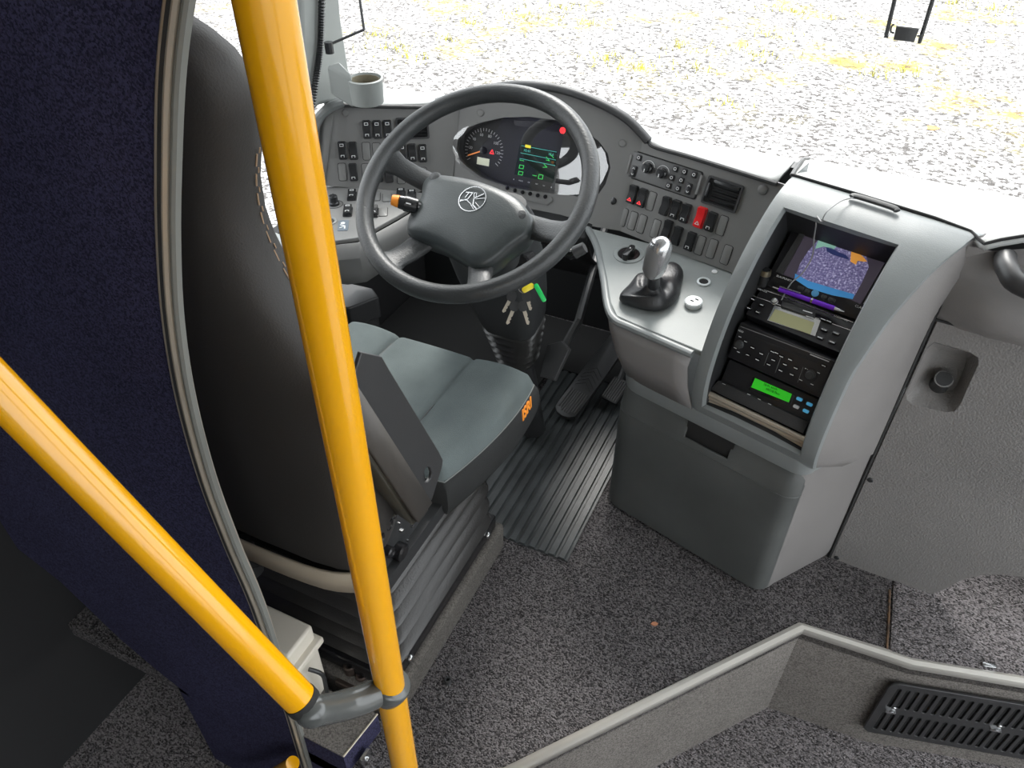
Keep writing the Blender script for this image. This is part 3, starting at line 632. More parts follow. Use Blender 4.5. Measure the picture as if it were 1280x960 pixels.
# rounded rim and skirt of the shelf
rp=[(734,282),(746,304),(755,345),(760,380),(769,397),(790,407),(866,440)]
rt=[FH.p(*FH.hit(x,y),-.006) for x,y in rp]
bm=B(); tube(bm,smoothpath(rt,4),(.009,.008),10); ob('shelf_rim',bm,m_grey,con)
bot=[CL(-.45,.30,.40),CL(-.45,.24,.40),CL(-.448,.15,.40),CL(-.446,.08,.40),CL(-.438,.03,.405),CL(-.39,.006,.41),CL(-.255,.0,.415)]
rt2=[p+V3(0,0,-.006) for p in rt]
mid=[(a*.45+b*.55)+E_*(-.012)*(1 if i<4 else .3)-M_*(.010 if i>3 else 0) for i,(a,b) in enumerate(zip(rt2,bot))]
m1=[(a*.8+b*.2)+E_*(-.006)-M_*(.006 if i>3 else 0) for i,(a,b) in enumerate(zip(rt2,bot))]
bm=B(); grid(bm,[smoothpath(r_,3) for r_ in (rt2,m1,mid,bot)]); ob('shelf_fascia',bm,m_side,con,solid=.004)
# --- arch housing
prof=[(.252,.829),(.240,.8305),(.222,.829),(.180,.815),(.135,.786),(.090,.745),(.050,.695),(.018,.640),(-.004,.580),(-.016,.520),(-.015,.465),(-.004,.425),(.010,.402),(.03,.392)]
prof=[tuple(p) for p in smoothpath([(a,b,0) for a,b in prof],3)]; prof=[(p[0],p[1]) for p in prof]; NP=len(prof)
def flare(i):
    t=i/(NP-1); return float(np.interp(t,[0,.10,.2,.3,.42,.55,1],[.080,.078,.066,.044,.022,.008,.003]))
xl0,xl1,xr0=-.262,-.232,-.024
io=10; ie=NP-8       # opening rows
def nrm(i):
    a=prof[max(i-1,0)]; b=prof[min(i+1,NP-1)]; t=un((b[0]-a[0],b[1]-a[1],0)); return (-(-t[1]),-t[0]) 
bm=B(); cols=[]
for i,(Y,z) in enumerate(prof):
    xr=flare(i)
    # rounded shoulders
    Lr=[CL(xl0,Y+.02,z-.008 if i<18 else z),CL(xl0+.004,Y+.004,z-.001),CL(xl0+.014,Y,z),CL(xl1,Y,z)]
    Mr=[CL(xl1+(xr0-xl1)*t,Y,z) for t in (.33,.66)]
    Rr=[CL(xr0,Y,z),CL(xr-.010,Y,z),CL(xr-.003,Y+.002,z-.001),CL(xr,Y+.012,z-.003)]
    cols.append([vv(bm,p) for p in Lr+Mr+Rr])
for i in range(NP-1):
    for j in range(9):
        if io<=i<ie and 3<=j<6: continue
        bm.faces.new([cols[i][j],cols[i][j+1],cols[i+1][j+1],cols[i+1][j]])
# left flank and right flank
for i in range(NP-1):
    a,b=cols[i][0],cols[i+1][0]
    Y0,z0=prof[i]; Y1,z1=prof[i+1]
    bm.faces.new([a,b,vv(bm,CL(xl0,max(.33,Y1),z1)),vv(bm,CL(xl0,max(.33,Y0),z0))])
ob('arch_frame',bm,m_grey,con,ang=50)
# right flank (smooth light panel between frame and front panel)
bm=B(); fl=[CL(flare(i),prof[i][0]+.012,prof[i][1]-.003) for i in range(NP)]
bkz=np.linspace(.80,.335,NP); bk_=[CL(.066,.215 if z<.76 else .215+(z-.76)*1.6,z) for z in bkz]
mids=[(a*.5+b*.5)+E_*.012 for a,b in zip(fl,bk_)]
grid(bm,[fl,[(a*.85+b*.15)+E_*.009 for a,b in zip(fl,bk_)],mids,bk_]); ob('right_flank',bm,m_side,con,ang=60)
bm=B(); grid(bm,[[fl[-1],mids[-1],bk_[-1]],[CL(-.01,.05,.37),CL(.02,.12,.33),CL(.060,.215,.33)]]); ob('flank_underside',bm,m_side,con)
# inner reveal (bevelled, dark)
bm=B(); loop=[]
def inw(i,d):
    Y,z=prof[i]; a=prof[max(i-1,0)]; b=prof[min(i+1,NP-1)]; t=np.array([b[0]-a[0],b[1]-a[1]]); t/=np.linalg.norm(t)
    n=np.array([-t[1],t[0]]); 
    if n[0]<0: n=-n
    return (Y+n[0]*d,z+n[1]*d)
def ringat(d,k):
    out=[]
    for i in range(io,ie+1): Y,z=inw(i,d); out.append(CL(xl1+k,Y,z))
    for t in (.33,.66): Y,z=inw(ie,d); out.append(CL(xl1+(xr0-xl1)*t,Y,z+k))
    for i in range(ie,io-1,-1): Y,z=inw(i,d); out.append(CL(xr0-k,Y,z))
    for t in (.66,.33): Y,z=inw(io,d); out.append(CL(xl1+(xr0-xl1)*t,Y,z-k*.5))
    return out
loft(bm,[ringat(0,0),ringat(.010,.004)],cap0=False,cap1=False); ob('opening_bevel',bm,m_grey,con,ang=60)
bm=B(); loft(bm,[ringat(.010,.004),ringat(.045,.006),ringat(.13,.006)],cap0=False,cap1=True); ob('radio_bay',bm,m_dark,con,ang=60)
# bright slatted sill under the radios
for k_ in range(4):
    Y0,z0=.006+.004*k_,.465-.0115*k_; bm=B(); tube(bm,[CL(xl1+.004,Y0,z0),CL(xr0-.004,Y0,z0)],(.006,.0055),8); ob('sill_slat',bm,m_alu,con)
# back slot strip on top of the tower
ft=lambda px,py,z: zp(px,py,z)
# ================================================================== RADIO UNITS
def SF(b,t):  # frame from bottom (Y,z) to top (Y,z)
    return Fr(CL(-.22,b[0],b[1]),E_,M_*(t[0]-b[0])+ZZ*(t[1]-b[1])), math.hypot(t[0]-b[0],t[1]-b[1])
x0,x1=.004,.184
# --- monitor
FM,hm=SF((.122,.669),(.212,.762))
mon=thing('monitor','reversing camera monitor with a lit colour picture in the top of the radio tower','monitor',FM.p(.09,0,-.02))
bm=B(); prism(bm,FM,rrect(.094,hm*.5,.184,hm,.004),-.03,0,inset=.001); ob('housing',bm,m_unit,mon,label='black housing')
sp=P2(FM,[(1007,293),(1107,327),(1076,380),(978,343)])
def camscreen():
    m=bpy.data.materials.new('camera_picture'); m.use_nodes=True; N=m.node_tree.nodes; Lk=m.node_tree.links; b=N['Principled BSDF']; b.inputs['Roughness'].default_value=.25
    tc=N.new('ShaderNodeTexCoord'); n=N.new('ShaderNodeTexNoise'); n.inputs['Scale'].default_value=300; n.inputs['Detail'].default_value=2; Lk.new(tc.outputs['Object'],n.inputs['Vector'])
    r=N.new('ShaderNodeValToRGB'); r.color_ramp.elements[0].position=.35; r.color_ramp.elements[0].color=(.10,.09,.20,1); r.color_ramp.elements[1].position=.80; r.color_ramp.elements[1].color=(.62,.60,.80,1); e=r.color_ramp.elements.new(.55); e.color=(.19,.17,.34,1)
    Lk.new(n.outputs['Fac'],r.inputs[0]); Lk.new(r.outputs[0],b.inputs['Base Color']); Lk.new(r.outputs[0],b.inputs['Emission Color']); b.inputs['Emission Strength'].default_value=.3; return m
bm=B(); prism(bm,FM,sp,0,.001); s_=ob('screen',bm,mat('screen_off',(.055,.045,.065),.25,emit=.25),mon)
FM2=FM.at(0,0,.0012)
def scol(px,m,name='picture_area'):
    bm=B(); prism(bm,FM2,P2(FM2,px),0,.0005); return ob(name,bm,m,s_)
scol([(1023,300),(1045,304),(1068,311),(1083,320),(1086,334),(1078,352),(1067,372),(1040,366),(1010,357),(994,347),(1000,330),(1010,314)],camscreen())
FM2=FM.at(0,0,.0018)
scol([(994,342),(1010,351),(1040,360),(1068,368),(1066,374),(1040,369),(1010,360),(993,349)],mat('picture_blue',(.05,.25,.55),.4,emit=.25))
scol([(1023,300),(1036,303),(1046,307),(1042,312),(1030,308),(1019,311)],mat('picture_foliage',(.18,.35,.28),.4,emit=.5))
scol([(1033,309),(1040,310),(1046,314),(1058,319),(1062,325),(1052,322),(1040,318),(1033,314)],mat('picture_navy',(.02,.03,.12),.4,emit=.3))
scol([(1064,314),(1071,315),(1079,321),(1084,327),(1079,327),(1072,326),(1070,331),(1063,327)],mat('picture_orange',(.8,.35,.06),.4,emit=.3))
bm=B(); prism(bm,FM,P2(FM,[(1112,325),(1115,329),(1083,383),(1079,380)]),0,.002); ob('side_bar',bm,mat('bezel_grey',(.30,.30,.30),.4),mon)
bm=B(); prism(bm,FM,P2(FM,[(1003,287),(1008,291),(979,344),(970,340)]),0,.004,inset=.001); ob('side_frame',bm,m_hood,mon)
u,v=FM.hit(1019,367); bm=B(); lathe(bm,FM,[(.0065,0),(.0065,.003),(.005,.0035),(0,.0035)],20,u,v); ob('button',bm,m_blue,mon,label='round blue button')
for x,y,w_ in [(1001,360,.012),(1009,364,.010),(1030,371,.010),(1040,375,.013)]:
    u,v=FM.hit(x,y); bm=B(); prism(bm,FM,rrect(u,v,w_,.007,.002),0,.0016,inset=.0004); ob('button',bm,m_hood,mon)
text('BLAUPUNKT',FM,*FM.hit(980,348),.0052,m_white,mon); text('CLAR',FM,*FM.hit(1074,384),.006,m_white,mon)
# --- tape / clock unit with an olive display
FU,hu=SF((.068,.628),(.134,.672))
un2=thing('radio_unit','black upper radio unit with an olive display, directly below the monitor','radio',FU.p(.09,0,-.02))
bm=B(); prism(bm,FU,rrect(.094,hu*.5,.184,hu,.003),-.025,0,inset=.001); ob('housing',bm,m_unit,un2)
FU1=FU
bm=B(); prism(bm,FU1,P2(FU1,[(968,382),(1026,401),(1019,421),(959,401)]),0,.0022,inset=.0005); fr_=ob('display_frame',bm,m_silver,un2,label='thin bright frame around the display')
bm=B(); prism(bm,FU1.at(0,0,.0022),P2(FU1.at(0,0,.0022),[(969,386.5),(1018,403.5),(1013,418),(961,400)]),0,.0008); ob('display',bm,m_lcdy,un2)
for l in ([(936,368),(1063,413)],[(951,361),(1066,403)]):
    bm=B(); ribbon(bm,FU1,P2(FU1,l),.0012,0,.001); ob('bright_line',bm,m_silver,un2)
b_=B()
for x,y in [(941,375),(952,382),(936,386),(947,391)]:
    u,v,z=btn(FU1,x,y,.011,.006,m_black,un2); ribbon(b_,FU1.at(u,v,z),[(-.003,0),(.003,0)],.0012,0,.0003)
for x,y in [(1030,413),(1045,417.5),(1025,423),(1040,428.5),(1029,400),(1036,402.5)]:
    u,v,z=btn(FU1,x,y,.013,.006,m_black,un2); ribbon(b_,FU1.at(u,v,z),[(-.004,0),(.004,0)],.0014,0,.0003)
ob('caption',b_,m_white,un2)
text('KIENZLE',FU1,*FU1.hit(953,363),.005,m_white,un2); text('ARGOS-Phone',FU1,*FU1.hit(1051,398),.0042,m_white,un2)
bm=B(); prism(bm,FU1,P2(FU1,[(978,378),(1020,392),(1018,399),(976,385)]),0,.007,inset=.002); ob('cassette_flap',bm,m_hood,un2)
bm=B(); ribbon(bm,FU1.at(0,0,.0072),P2(FU1.at(0,0,.0072),[(1004,388),(1015,391.5)]),.0016); ribbon(bm,FU1.at(0,0,.0072),P2(FU1.at(0,0,.0072),[(1008,395),(1017,398)]),.0012); ob('flap_lettering',bm,m_white,un2)
knob(FU1,968,376,.007,.006,m_silver,un2,ridge=False)
# --- car radio with CD slot
F3,h3=SF((.030,.548),(.052,.618))
ra=thing('car_radio','black car radio with disc slot and two round knobs below the olive display unit','radio',F3.p(.09,0,-.02))
bm=B(); prism(bm,F3,rrect(.094,h3*.5,.184,h3,.003),-.03,0,inset=.001); ob('housing',bm,m_unit,ra)
bm=B(); prism(bm,F3,P2(F3,[(944,420),(1022,451),(1021,454),(943,423)]),0,.0008); ob('disc_slot',bm,m_line,ra)
bm=B(); ribbon(bm,F3,P2(F3,[(926,408),(1038,450)]),.0012,0,.0012); ob('edge_line',bm,mat('edge_dim',(.2,.2,.2),.4),ra)
b_=B()
for x,y in [(941,434.5),(952,442),(935,443.5),(947,449.5),(966,439.5),(967,450),(961,455.5),(977,445.5),(988,449.5),(981.5,455.5),(995,460),(976,463),(990,468),(971,441),(1030,457)]:
    u,v,z=btn(F3,x,y,.0105,.0055,m_black,ra,z=.002,r=.0026); ribbon(b_,F3.at(u,v,z),[(-.003,0),(.003,0)],.0013,0,.0003)
for x,y in [(925,421),(919,435),(932,427),(1008,461),(1023,466),(1001,475),(1015,480.5),(923,440)]: ribbon(b_,F3.at(*F3.hit(x,y),0),[(-.0025,0),(.0025,0)],.0013,0,.0004)
ribbon(b_,F3,P2(F3,[(1013,443),(1036,452)]),.0016,0,.0004)
ob('caption',b_,m_white,ra)
text('VDO',F3,*F3.hit(926,414),.005,m_white,ra)
for l in ([(1004,459),(997,478)],[(976,447),(969,466)],[(961,441),(955,457)]):
    bm=B(); ribbon(bm,F3,P2(F3,l),.0006,0,.0004); ob('divider',bm,m_grey,ra)
knob(F3,923,431,.0085,.010,m_hood,ra,ridge=False); knob(F3,1012,469,.0088,.010,m_hood,ra,ridge=False,ring=.012)
# --- unit with the green display
F4,h4=SF((.012,.470),(.042,.535))
u4=thing('tachograph','black lowest tower unit with a glowing green display and blue keys','tachograph',F4.p(.09,0,-.02))
bm=B(); prism(bm,F4,rrect(.094,h4*.5,.184,h4,.003),-.06,0,inset=.001); ob('housing',bm,m_unit,u4)
bm=B(); prism(bm,F4,P2(F4,[(899,475),(1013,527),(1006,541),(890,486)]),0,.009,inset=.003); ob('drawer',bm,m_hood,u4)
bm=B(); prism(bm,F4,P2(F4,[(942,471),(994,494),(988,508),(936,487)]),0,.003,inset=.0008); ob('display_frame',bm,m_black,u4)
F4b=F4.at(0,0,.0032); bm=B(); prism(bm,F4b,P2(F4b,[(944,472.5),(990,492.5),(986,503),(939,484)]),0,.0006); ob('display',bm,m_lcdg,u4,label='lit green display')
F4c=F4.at(0,0,.0039); a_=F4c.hit(945,477); b2=F4c.hit(986,494); rt_=math.atan2(b2[1]-a_[1],b2[0]-a_[0])
for tx,x,y in [('10:41 km/h',963,483.5),('58218.7km',966,489.5)]: text(tx,F4c,*F4c.hit(x,y),.0062,mat('lcd_ink',(.0,.06,.0),.5),u4,rot=rt_,name='display_text')
for x,y,mm in [(999,499,m_bluel),(1011.5,505.5,m_bluel),(995,508.5,m_white),(1007,514,m_bluel)]:
    u,v=F4.hit(x,y,.003); bm=B(); prism(bm,F4,rrect(u,v,.011,.006,.002),0,.004,inset=.001); ob('key',bm,mm,u4)
b_=B()
F4d=F4.at(0,0,.0095)
for x,y in [(936,493),(949,499),(962,505),(905,480)]: ribbon(b_,F4d.at(*F4d.hit(x,y),0),[(-.003,0),(.003,0)],.0012,0,.0004)
ob('caption',b_,m_white,u4)
# ================================================================== items on the tower
bm=B(); A_=FM.p(*FM.hit(975,364),.012); Bp=FM.p(*FM.hit(1056,392),.012)
Gp=Fr(A_,np.cross(Bp-A_,ZZ),ZZ)
pen=thing('pen','purple ballpoint pen with silver tip lying across the radio tower below the screen','pen',A_)
def seg(p,q,a,b): return [p+(q-p)*a,p+(q-p)*b]
bm=B(); tube(bm,seg(A_,Bp,0,.5)+[A_+(Bp-A_)*.86],[.0042,.0045,.0048],12); ob('barrel',bm,m_purple,pen)
bm=B(); tube(bm,[A_+(Bp-A_)*.5-.0*ZZ,A_+(Bp-A_)*.53],.0052,12); ob('ring',bm,m_silver,pen)
bm=B(); tube(bm,[A_+(Bp-A_)*.86,A_+(Bp-A_)*.93,Bp],[.0045,.003,.0008],12); ob('tip',bm,m_silver,pen)
bm=B(); tube(bm,[A_+(A_-Bp)*.10,A_],[.002,.0025],10); ob('clicker',bm,m_silver,pen)
bm=B(); tube(bm,[A_+V3(0,0,.006),A_+(Bp-A_)*.33+V3(0,0,.007)],.0014,6); ob('clip',bm,m_silver,pen)
# dark knurled cylinder (lighter plug) left of the monitor
c0=FM.p(*FM.hit(955,350),.004); GC=Fr(c0,E_,FM.ey); 
plg=thing('lighter_plug','small dark cylinder with a brassy ring standing left of the monitor screen','plug',c0)
ax_=un(FM.ey*.75+FM.n*.66); Gq=Fr(c0-ax_*.006,E_,np.cross(ax_,E_))
bm=B(); tube(bm,[c0-ax_*.012,c0+ax_*.010],.0105,16); ob('body',bm,m_sw,plg)
bm=B(); tube(bm,[c0+ax_*.010,c0+ax_*.014,c0+ax_*.020],[.0108,.0108,.0102],16); ob('collar',bm,mat('brass_dull',(.35,.31,.22),.3,.9),plg)
bm=B(); tube(bm,[c0+ax_*.020,c0+ax_*.0215],.0075,16); ob('cap',bm,m_sw,plg)
# grey cable from the tower top to the tape unit
t0=CL(-.125,.265,.835)
cp=[zp(1067,247,.836),zp(1052,251,.836),zp(1036,262,.838),zp(1030,270,.830),zp(1027,277,.817),FM.p(*FM.hit(1025,285),.058),FM.p(*FM.hit(1024,294),.05),FM.p(*FM.hit(1020,305),.03),FM.p(*FM.hit(1017,325),.02),FM.p(*FM.hit(1004,345),.015),FM.p(*FM.hit(990,357),.014),FU.p(*FU.hit(977,377),.006)]
bm=B(); tube(bm,smoothpath(cp,6),.0013,8); tag(ob('audio_cable',bm,mat('cable_grey',(.22,.22,.22),.4)),'thin grey cable hanging from the tower top across the monitor','cable')
# ================================================================== SHELF ITEMS
gl=thing('gear_lever','silver gear knob above a black leather boot on the grey shelf','gear lever',FH.p(*FH.hit(815,370)))
# boot: base outline rings rising and folding towards the shaft
bc=P2(FH,[(783,364),(796,352),(815,345),(838,336),(849,342),(853,352),(848,372),(838,386),(825,391),(800,389),(779,383),(775,376)])
bo=[(p[0],p[1],0) for p in bc]; bo=smoothpath(bo,3,closed=True); bcu=sum(p[0] for p in bo)/len(bo); bcv=sum(p[1] for p in bo)/len(bo)
top_c=np.array(FH.hit(817,352,.055)); rings=[]
for k_,w_,s_k in ((1.0,0,0),(1.03,.008,.0),(.98,.020,.05),(.82,.030,.2),(.62,.034,.45),(.42,.034,.75),(.30,.042,.95),(.24,.056,1)):
    r_=[]
    for i,p in enumerate(bo):
        cx_=bcu+(top_c[0]-bcu)*s_k; cy_=bcv+(top_c[1]-bcv)*s_k
        a=math.atan2(p[1]-bcv,p[0]-bcu); wr=(1+.06*math.sin(5*a+k_*7)*(1-abs(k_-.6)))
        r_.append(FH.p(cx_+(p[0]-bcu)*k_*wr,cy_+(p[1]-bcv)*k_*wr,w_+.006*math.sin(4*a+k_*9)*(0 if k_>1.01 or w_==0 else 1)))
    rings.append(r_)
bm=B(); loft(bm,rings); ob('leather_boot',bm,m_leather,gl,ang=70,sub=1)
sA=FH.p(*FH.hit(812,366,.03),.03); kA=dp(815,352,1.40); 
sA=FH.p(top_c[0],top_c[1],.045)
up_=un(dp(823,300,1)-dp(813,350,1)); 
KT=dp(828,300,1.42); KB=dp(817,342,1.47)
bm=B(); tube(bm,[sA-V3(0,0,.03),sA,KB],[.016,.014,.013],12); ob('shaft',bm,m_leather,gl)
ka=KT-KB; kd=un(ka); kl=np.linalg.norm(ka); sd_=un(np.cross(kd,_f))
pts=[KB+ka*t for t in (-.10,0,.15,.4,.65,.85,.97,1.05,1.09)]; rr=[(.012,.013),(.0155,.017),(.018,.020),(.0195,.022),(.0205,.0235),(.0195,.022),(.0145,.0165),(.008,.009),(.001,.001)]
bm=B(); tube(bm,pts,rr,20,ref=sd_); ob('gear_knob',bm,m_knob,gl,ang=80)
bm=B(); pts2=[KB+ka*t+un(sd_)*.0045 for t in (-.06,.1,.4,.7,.95)]; tube(bm,pts2,[(.0145,.013),(.0185,.019),(.0205,.020),(.0205,.0205),(.014,.014)],18,ref=sd_); ob('knob_inlay',bm,mat('knob_side',(.16,.16,.16),.3),gl)
# heater rotary switch
hs=thing('rotary_switch','black rotary switch in a round grey recess on the shelf, left of the gear lever','switch',FH.p(*FH.hit(786,318)))
u,v=FH.hit(786,318); bm=B(); lathe(bm,FH,[(.034,0),(.034,.002),(.032,.003),(.026,.003),(.024,.0012),(0,.0012)],36,u,v); ob('bezel',bm,m_shelf,hs)
bm=B(); lathe(bm,FH,[(.0245,.0012),(.0245,.002),(0,.002)],30,u,v); ob('dial',bm,m_black,hs)
d1=np.array(FH.hit(792,308,.012)); d2=np.array(FH.hit(780,322,.012)); dd=d1-d2; rot=math.atan2(dd[1],dd[0])
bm=B(); prism(bm,FH,rrect(*((d1+d2)/2),.044,.013,.005,rot),.002,.018,inset=.002); ob('grip',bm,m_sw,hs)
bm=B(); lathe(bm,FH.at(*((d1+d2)/2*.7+d1*.3),.018),[(.0018,0),(.0018,.0006),(0,.0006)],8); ob('index_mark',bm,m_white,hs)
# power socket and usb
so=thing('power_socket','small round white rimmed power socket on the shelf beside the radio tower','socket',FH.p(*FH.hit(879.5,353)))
u,v=FH.hit(879.5,353); bm=B(); lathe(bm,FH,[(.0145,0),(.0145,.003),(.013,.004),(.0105,.004),(.0095,.0015),(0,.0015)],28,u,v); ob('rim',bm,m_usb,so)
bm=B(); lathe(bm,FH,[(.0098,.0015),(.0098,.0022),(0,.0022)],24,u,v); ob('socket_hole',bm,m_line,so)
us=thing('usb_charger','pale round charger with two small ports on the shelf, nearest to the gear boot','charger',FH.p(*FH.hit(867,377)))
u,v=FH.hit(867,377,.008); bm=B(); lathe(bm,FH,[(.0175,0),(.0185,.006),(.0185,.009),(.016,.011),(0,.011)],30,u,v); ob('body',bm,m_usb,us)
G=FH.at(u,v,.0112); 
for uu,vv_ in ((.004,.006),(-.002,-.003)): bm=B(); prism(bm,G,rrect(uu,vv_,.008,.003,.0008),0,.0006); ob('port',bm,m_line,us)
u,v=FH.hit(893,340); bm=B(); lathe(bm,FH,[(.006,0),(.006,.002),(.003,.003),(0,.003)],16,u,v); tag(ob('white_blob',bm,m_white),'small white spot of filler on the shelf above the power socket','spot')
# ================================================================== RIGHT DASH TOP + FRONT PANEL
rt_=thing('passenger_dash','grey passenger side dashboard top with a pale top surface and black seams','dashboard',(.6,1.5,.6))
fr1=[CL(-.262,.252,.829),CL(-.13,.252,.830),CL(0,.250,.830),CL(.07,.315,.822),V3(.20,1.345,.862),V3(.30,1.34,.868),V3(.6,1.36,.862),V3(1.24,1.42,.855)]
fr1=fr1[:3]+[CL(.060,.243,.829),CL(.080,.224,.828),zp(1230,306,.829),zp(1250,301,.838),zp(1280,296,.850)]+fr1[6:]
fr1=[a+(b-a)*t for a,b in zip(fr1,fr1[1:]) for t in (0,.25,.5,.75)]+[fr1[-1]]; bk1=[]
for p in fr1:
    x=p[0]; bk1.append(V3(x,np.interp(x,[b[0] for b in base],[b[1] for b in base]),.705))
bm=B(); grid(bm,[fr1,[f*.9+b*.1+V3(0,0,.006) for f,b in zip(fr1,bk1)],[f*.55+b*.45+V3(0,0,.016) for f,b in zip(fr1,bk1)],bk1]); ob('top_surface',bm,m_cream,rt_,solid=.01)
bm=B(); tube(bm,[p+V3(0,0,.002) for p in fr1],.0028,6); ob('seam',bm,m_line,rt_)
lf=[fr1[0],fr1[0]*.9+bk1[0]*.1+V3(0,0,.006),fr1[0]*.55+bk1[0]*.45+V3(0,0,.016),bk1[0]]
bm=B(); grid(bm,[lf,[p+V3(-.004,0,-.12) for p in lf]]); ob('left_skirt',bm,m_hood,rt_,solid=.004)
bm=B(); tube(bm,smoothpath(lf,4),.0045,6); ob('edge_bead',bm,m_hood,rt_)
# grip slot strip
s0,s1=zp(1064,247,.836),zp(1121,265,.836); bm=B(); bdir=un(s1-s0); tube(bm,smoothpath([s0+V3(0,.004,0),s0+bdir*.01+V3(0,.008,.002),s1-bdir*.01+V3(0,.008,.002),s1+V3(0,.004,0)],4),(.006,.004),8); ob('grip_slot',bm,m_hood,rt_)
# moulded body below the seam
bm=B(); pr_=[(1.345,.862),(1.338,.82),(1.333,.775),(1.318,.762),(1.292,.745),(1.282,.715),(1.296,.685),(1.328,.668)]
xsr=[.205,.24,.28,.33,.45,.7,1.24]
rows=[]
for i,(y,z) in enumerate(pr_):
    row=[]
    for x in xsr:
        blend=min(1,max(0,(x-.205)/.07)); bulge=1.336+(y-1.336)*blend if i>2 else y
        row.append(V3(x,bulge-(.012 if i==0 else 0),(float(np.interp(x,[.205,.24,.28,.33],[.800,.822,.836,.845])) if i==0 else min(z,.822) if i==1 else z)))
    rows.append(row)
grid(bm,rows); ob('moulded_front',bm,m_side,rt_,ang=60)
bm=B(); tube(bm,smoothpath([V3(.262,1.334,.815),V3(.268,1.300,.81),V3(.30,1.275,.80),V3(.45,1.262,.79),V3(.75,1.262,.79)],5),.017,16)
tag(ob('grab_handle',bm,mat('handle_black',(.035,.035,.036),.4)),'black round grab handle on the passenger side dashboard at the right','handle')
FP=Fr((.2,1.333,0),(1,-.05,0),ZZ)
pnl=thing('front_panel','large dark grey panel right of the console with a recessed socket','panel',FP.p(.3,0))
op=[(1171,399),(1285,437)]; 
outer=P2(FP,[(1171,401),(1285,439)]); tl=outer[0]
outl=[P2(FP,[(1171,401)])[0],(1.03,outer[1][1]-.01),(1.03,.02),(.62,.05),P2(FP,[(1300,726)])[0],P2(FP,[(1260,719)])[0],P2(FP,[(1230,719)])[0],P2(FP,[(1205,724)])[0],P2(FP,[(1183,736)])[0],P2(FP,[(1163,744)])[0],P2(FP,[(1155,743)])[0],P2(FP,[(1037,699)])[0]]
rec=P2(FP,[(1168,428),(1213,441),(1222,447),(1222,456),(1200,505),(1192,514),(1182,515),(1142,505),(1134,500),(1133,492),(1158,436)])
bm=B(); holes(bm,FP,outl,[rec],-.012,0); ob('panel_sheet',bm,m_lower,pnl,bev=.0015)
rcu=sum(p[0] for p in rec)/len(rec); rcv=sum(p[1] for p in rec)/len(rec)
bm=B(); loft(bm,[[FP.p(u,v,0) for u,v in rec],[FP.p(rcu+(u-rcu)*.9,rcv+(v-rcv)*.92,-.012) for u,v in rec],[FP.p(rcu+.004+(u-rcu)*.62,rcv-.004+(v-rcv)*.62,-.04) for u,v in rec]],cap0=False); ob('recess',bm,m_lower,pnl,ang=60)
u,v=FP.hit(1172,490,-.01); a0=FP.p(u,v,-.034); a1=a0+un(V3(0,-.55,.8))*.034
bm=B(); tube(bm,[a0,a0*.5+a1*.5,a1],[.017,.0155,.0155],22); so2=ob('socket',bm,m_dark,pnl,label='black round socket with a hinged cap')
bm=B(); tube(bm,[a1,a1+un(a1-a0)*.002],.0165,22); ob('socket_rim',bm,m_silver,so2); bm=B(); tube(bm,[a1+un(a1-a0)*.002,a1+un(a1-a0)*.0035],.0140,22); ob('socket_cap',bm,m_hood,so2)
for x,y in [(1088,600),(1046,697)]: screw('panel_screw',FP,*FP.hit(x,y),.006,m_dark,pnl,.003)
bm=B(); tube(bm,[CL(.063,.205,.001),CL(.063,.205,.30),CL(.065,.205,.78)],.0045,6); ob('gap_seal',bm,m_line,pnl)
bm=B(); ribbon(bm,FP,[P2(FP,[(1170,400)])[0],(1.03,outer[1][1]-.008)],.004,-.004,.0006); ob('seam',bm,m_line,pnl)
# ================================================================== STEERING WHEEL
a_=math.radians(58); bb=math.radians(-5)
nW=V3(math.sin(bb)*math.cos(a_),-math.cos(bb)*math.cos(a_),math.sin(a_)); cW=dp(592,236,1.41)
exW=un(np.cross(ZZ,nW)); eyW=np.cross(nW,exW); FW=Fr(cW,exW,eyW)
sw=thing('steering_wheel','black four spoke steering wheel with padded hub in front of the driver seat','steering wheel',cW-nW*.05)
RC=.2175
bm=B(); n=96; rings=[]
for i in range(n):
    t=2*math.pi*i/n; rings.append(FW.p(RC*math.cos(t),RC*math.sin(t)))
tube(bm,rings,(.0165,.0185),16,closed=True,ref=nW); ob('rim',bm,m_rim,sw,ang=80)
HW=FW.at(0,0,-.045)
def wuv(px,py,w): return FW.hit(px,py,w)
def spoke(rimpx,hubpx,wr,wh,label=None):
    r_=np.array(wuv(*rimpx,-.004)); r_=r_/np.linalg.norm(r_)*(RC-.006); h_=np.array(wuv(*hubpx,-.04))
    d=un(np.append(h_-r_,0))[:2]; s=np.array([-d[1],d[0]]); rings=[]
    for t in (0,.08,.2,.4,.7,1):
        c=r_*(1-t)+h_*t; w_=(-.004)*(1-t)+(-.042)*t-.012*math.sin(t*math.pi); half=wr*(1.9 if t==0 else 1.35 if t==.08 else 1.0)*(1-t)+wh*t
        if t==0: half=wr*1.9
        th=.010 if t<.1 else .012
        ring=[]
        for k_ in range(12):
            a=2*math.pi*k_/12; q=c+s*half*math.cos(a); ring.append(FW.p(q[0],q[1],w_+th*math.sin(a)))
        rings.append(ring)
    bm=B(); loft(bm,rings); return ob('spoke',bm,m_rim,sw,ang=70)
spoke((478,196),(560,238),.020,.022); spoke((487,325),(545,285),.024,.028); spoke((716,293),(640,275),.022,.026); spoke((597,362),(600,300),.022,.026)
hub_px=[(527,226),(536,217),(552,216),(590,222),(625,234),(648,247),(661,262),(665,272),(660,290),(640,305),(612,328),(592,333),(578,324),(545,305),(513,293),(505,282),(512,262),(524,243)]
hp=[(p[0],p[1],0) for p in [wuv(x,y,-.012) for x,y in hub_px]]; hp=smoothpath(hp,3,closed=True); hc_=sum(hp)/len(hp)
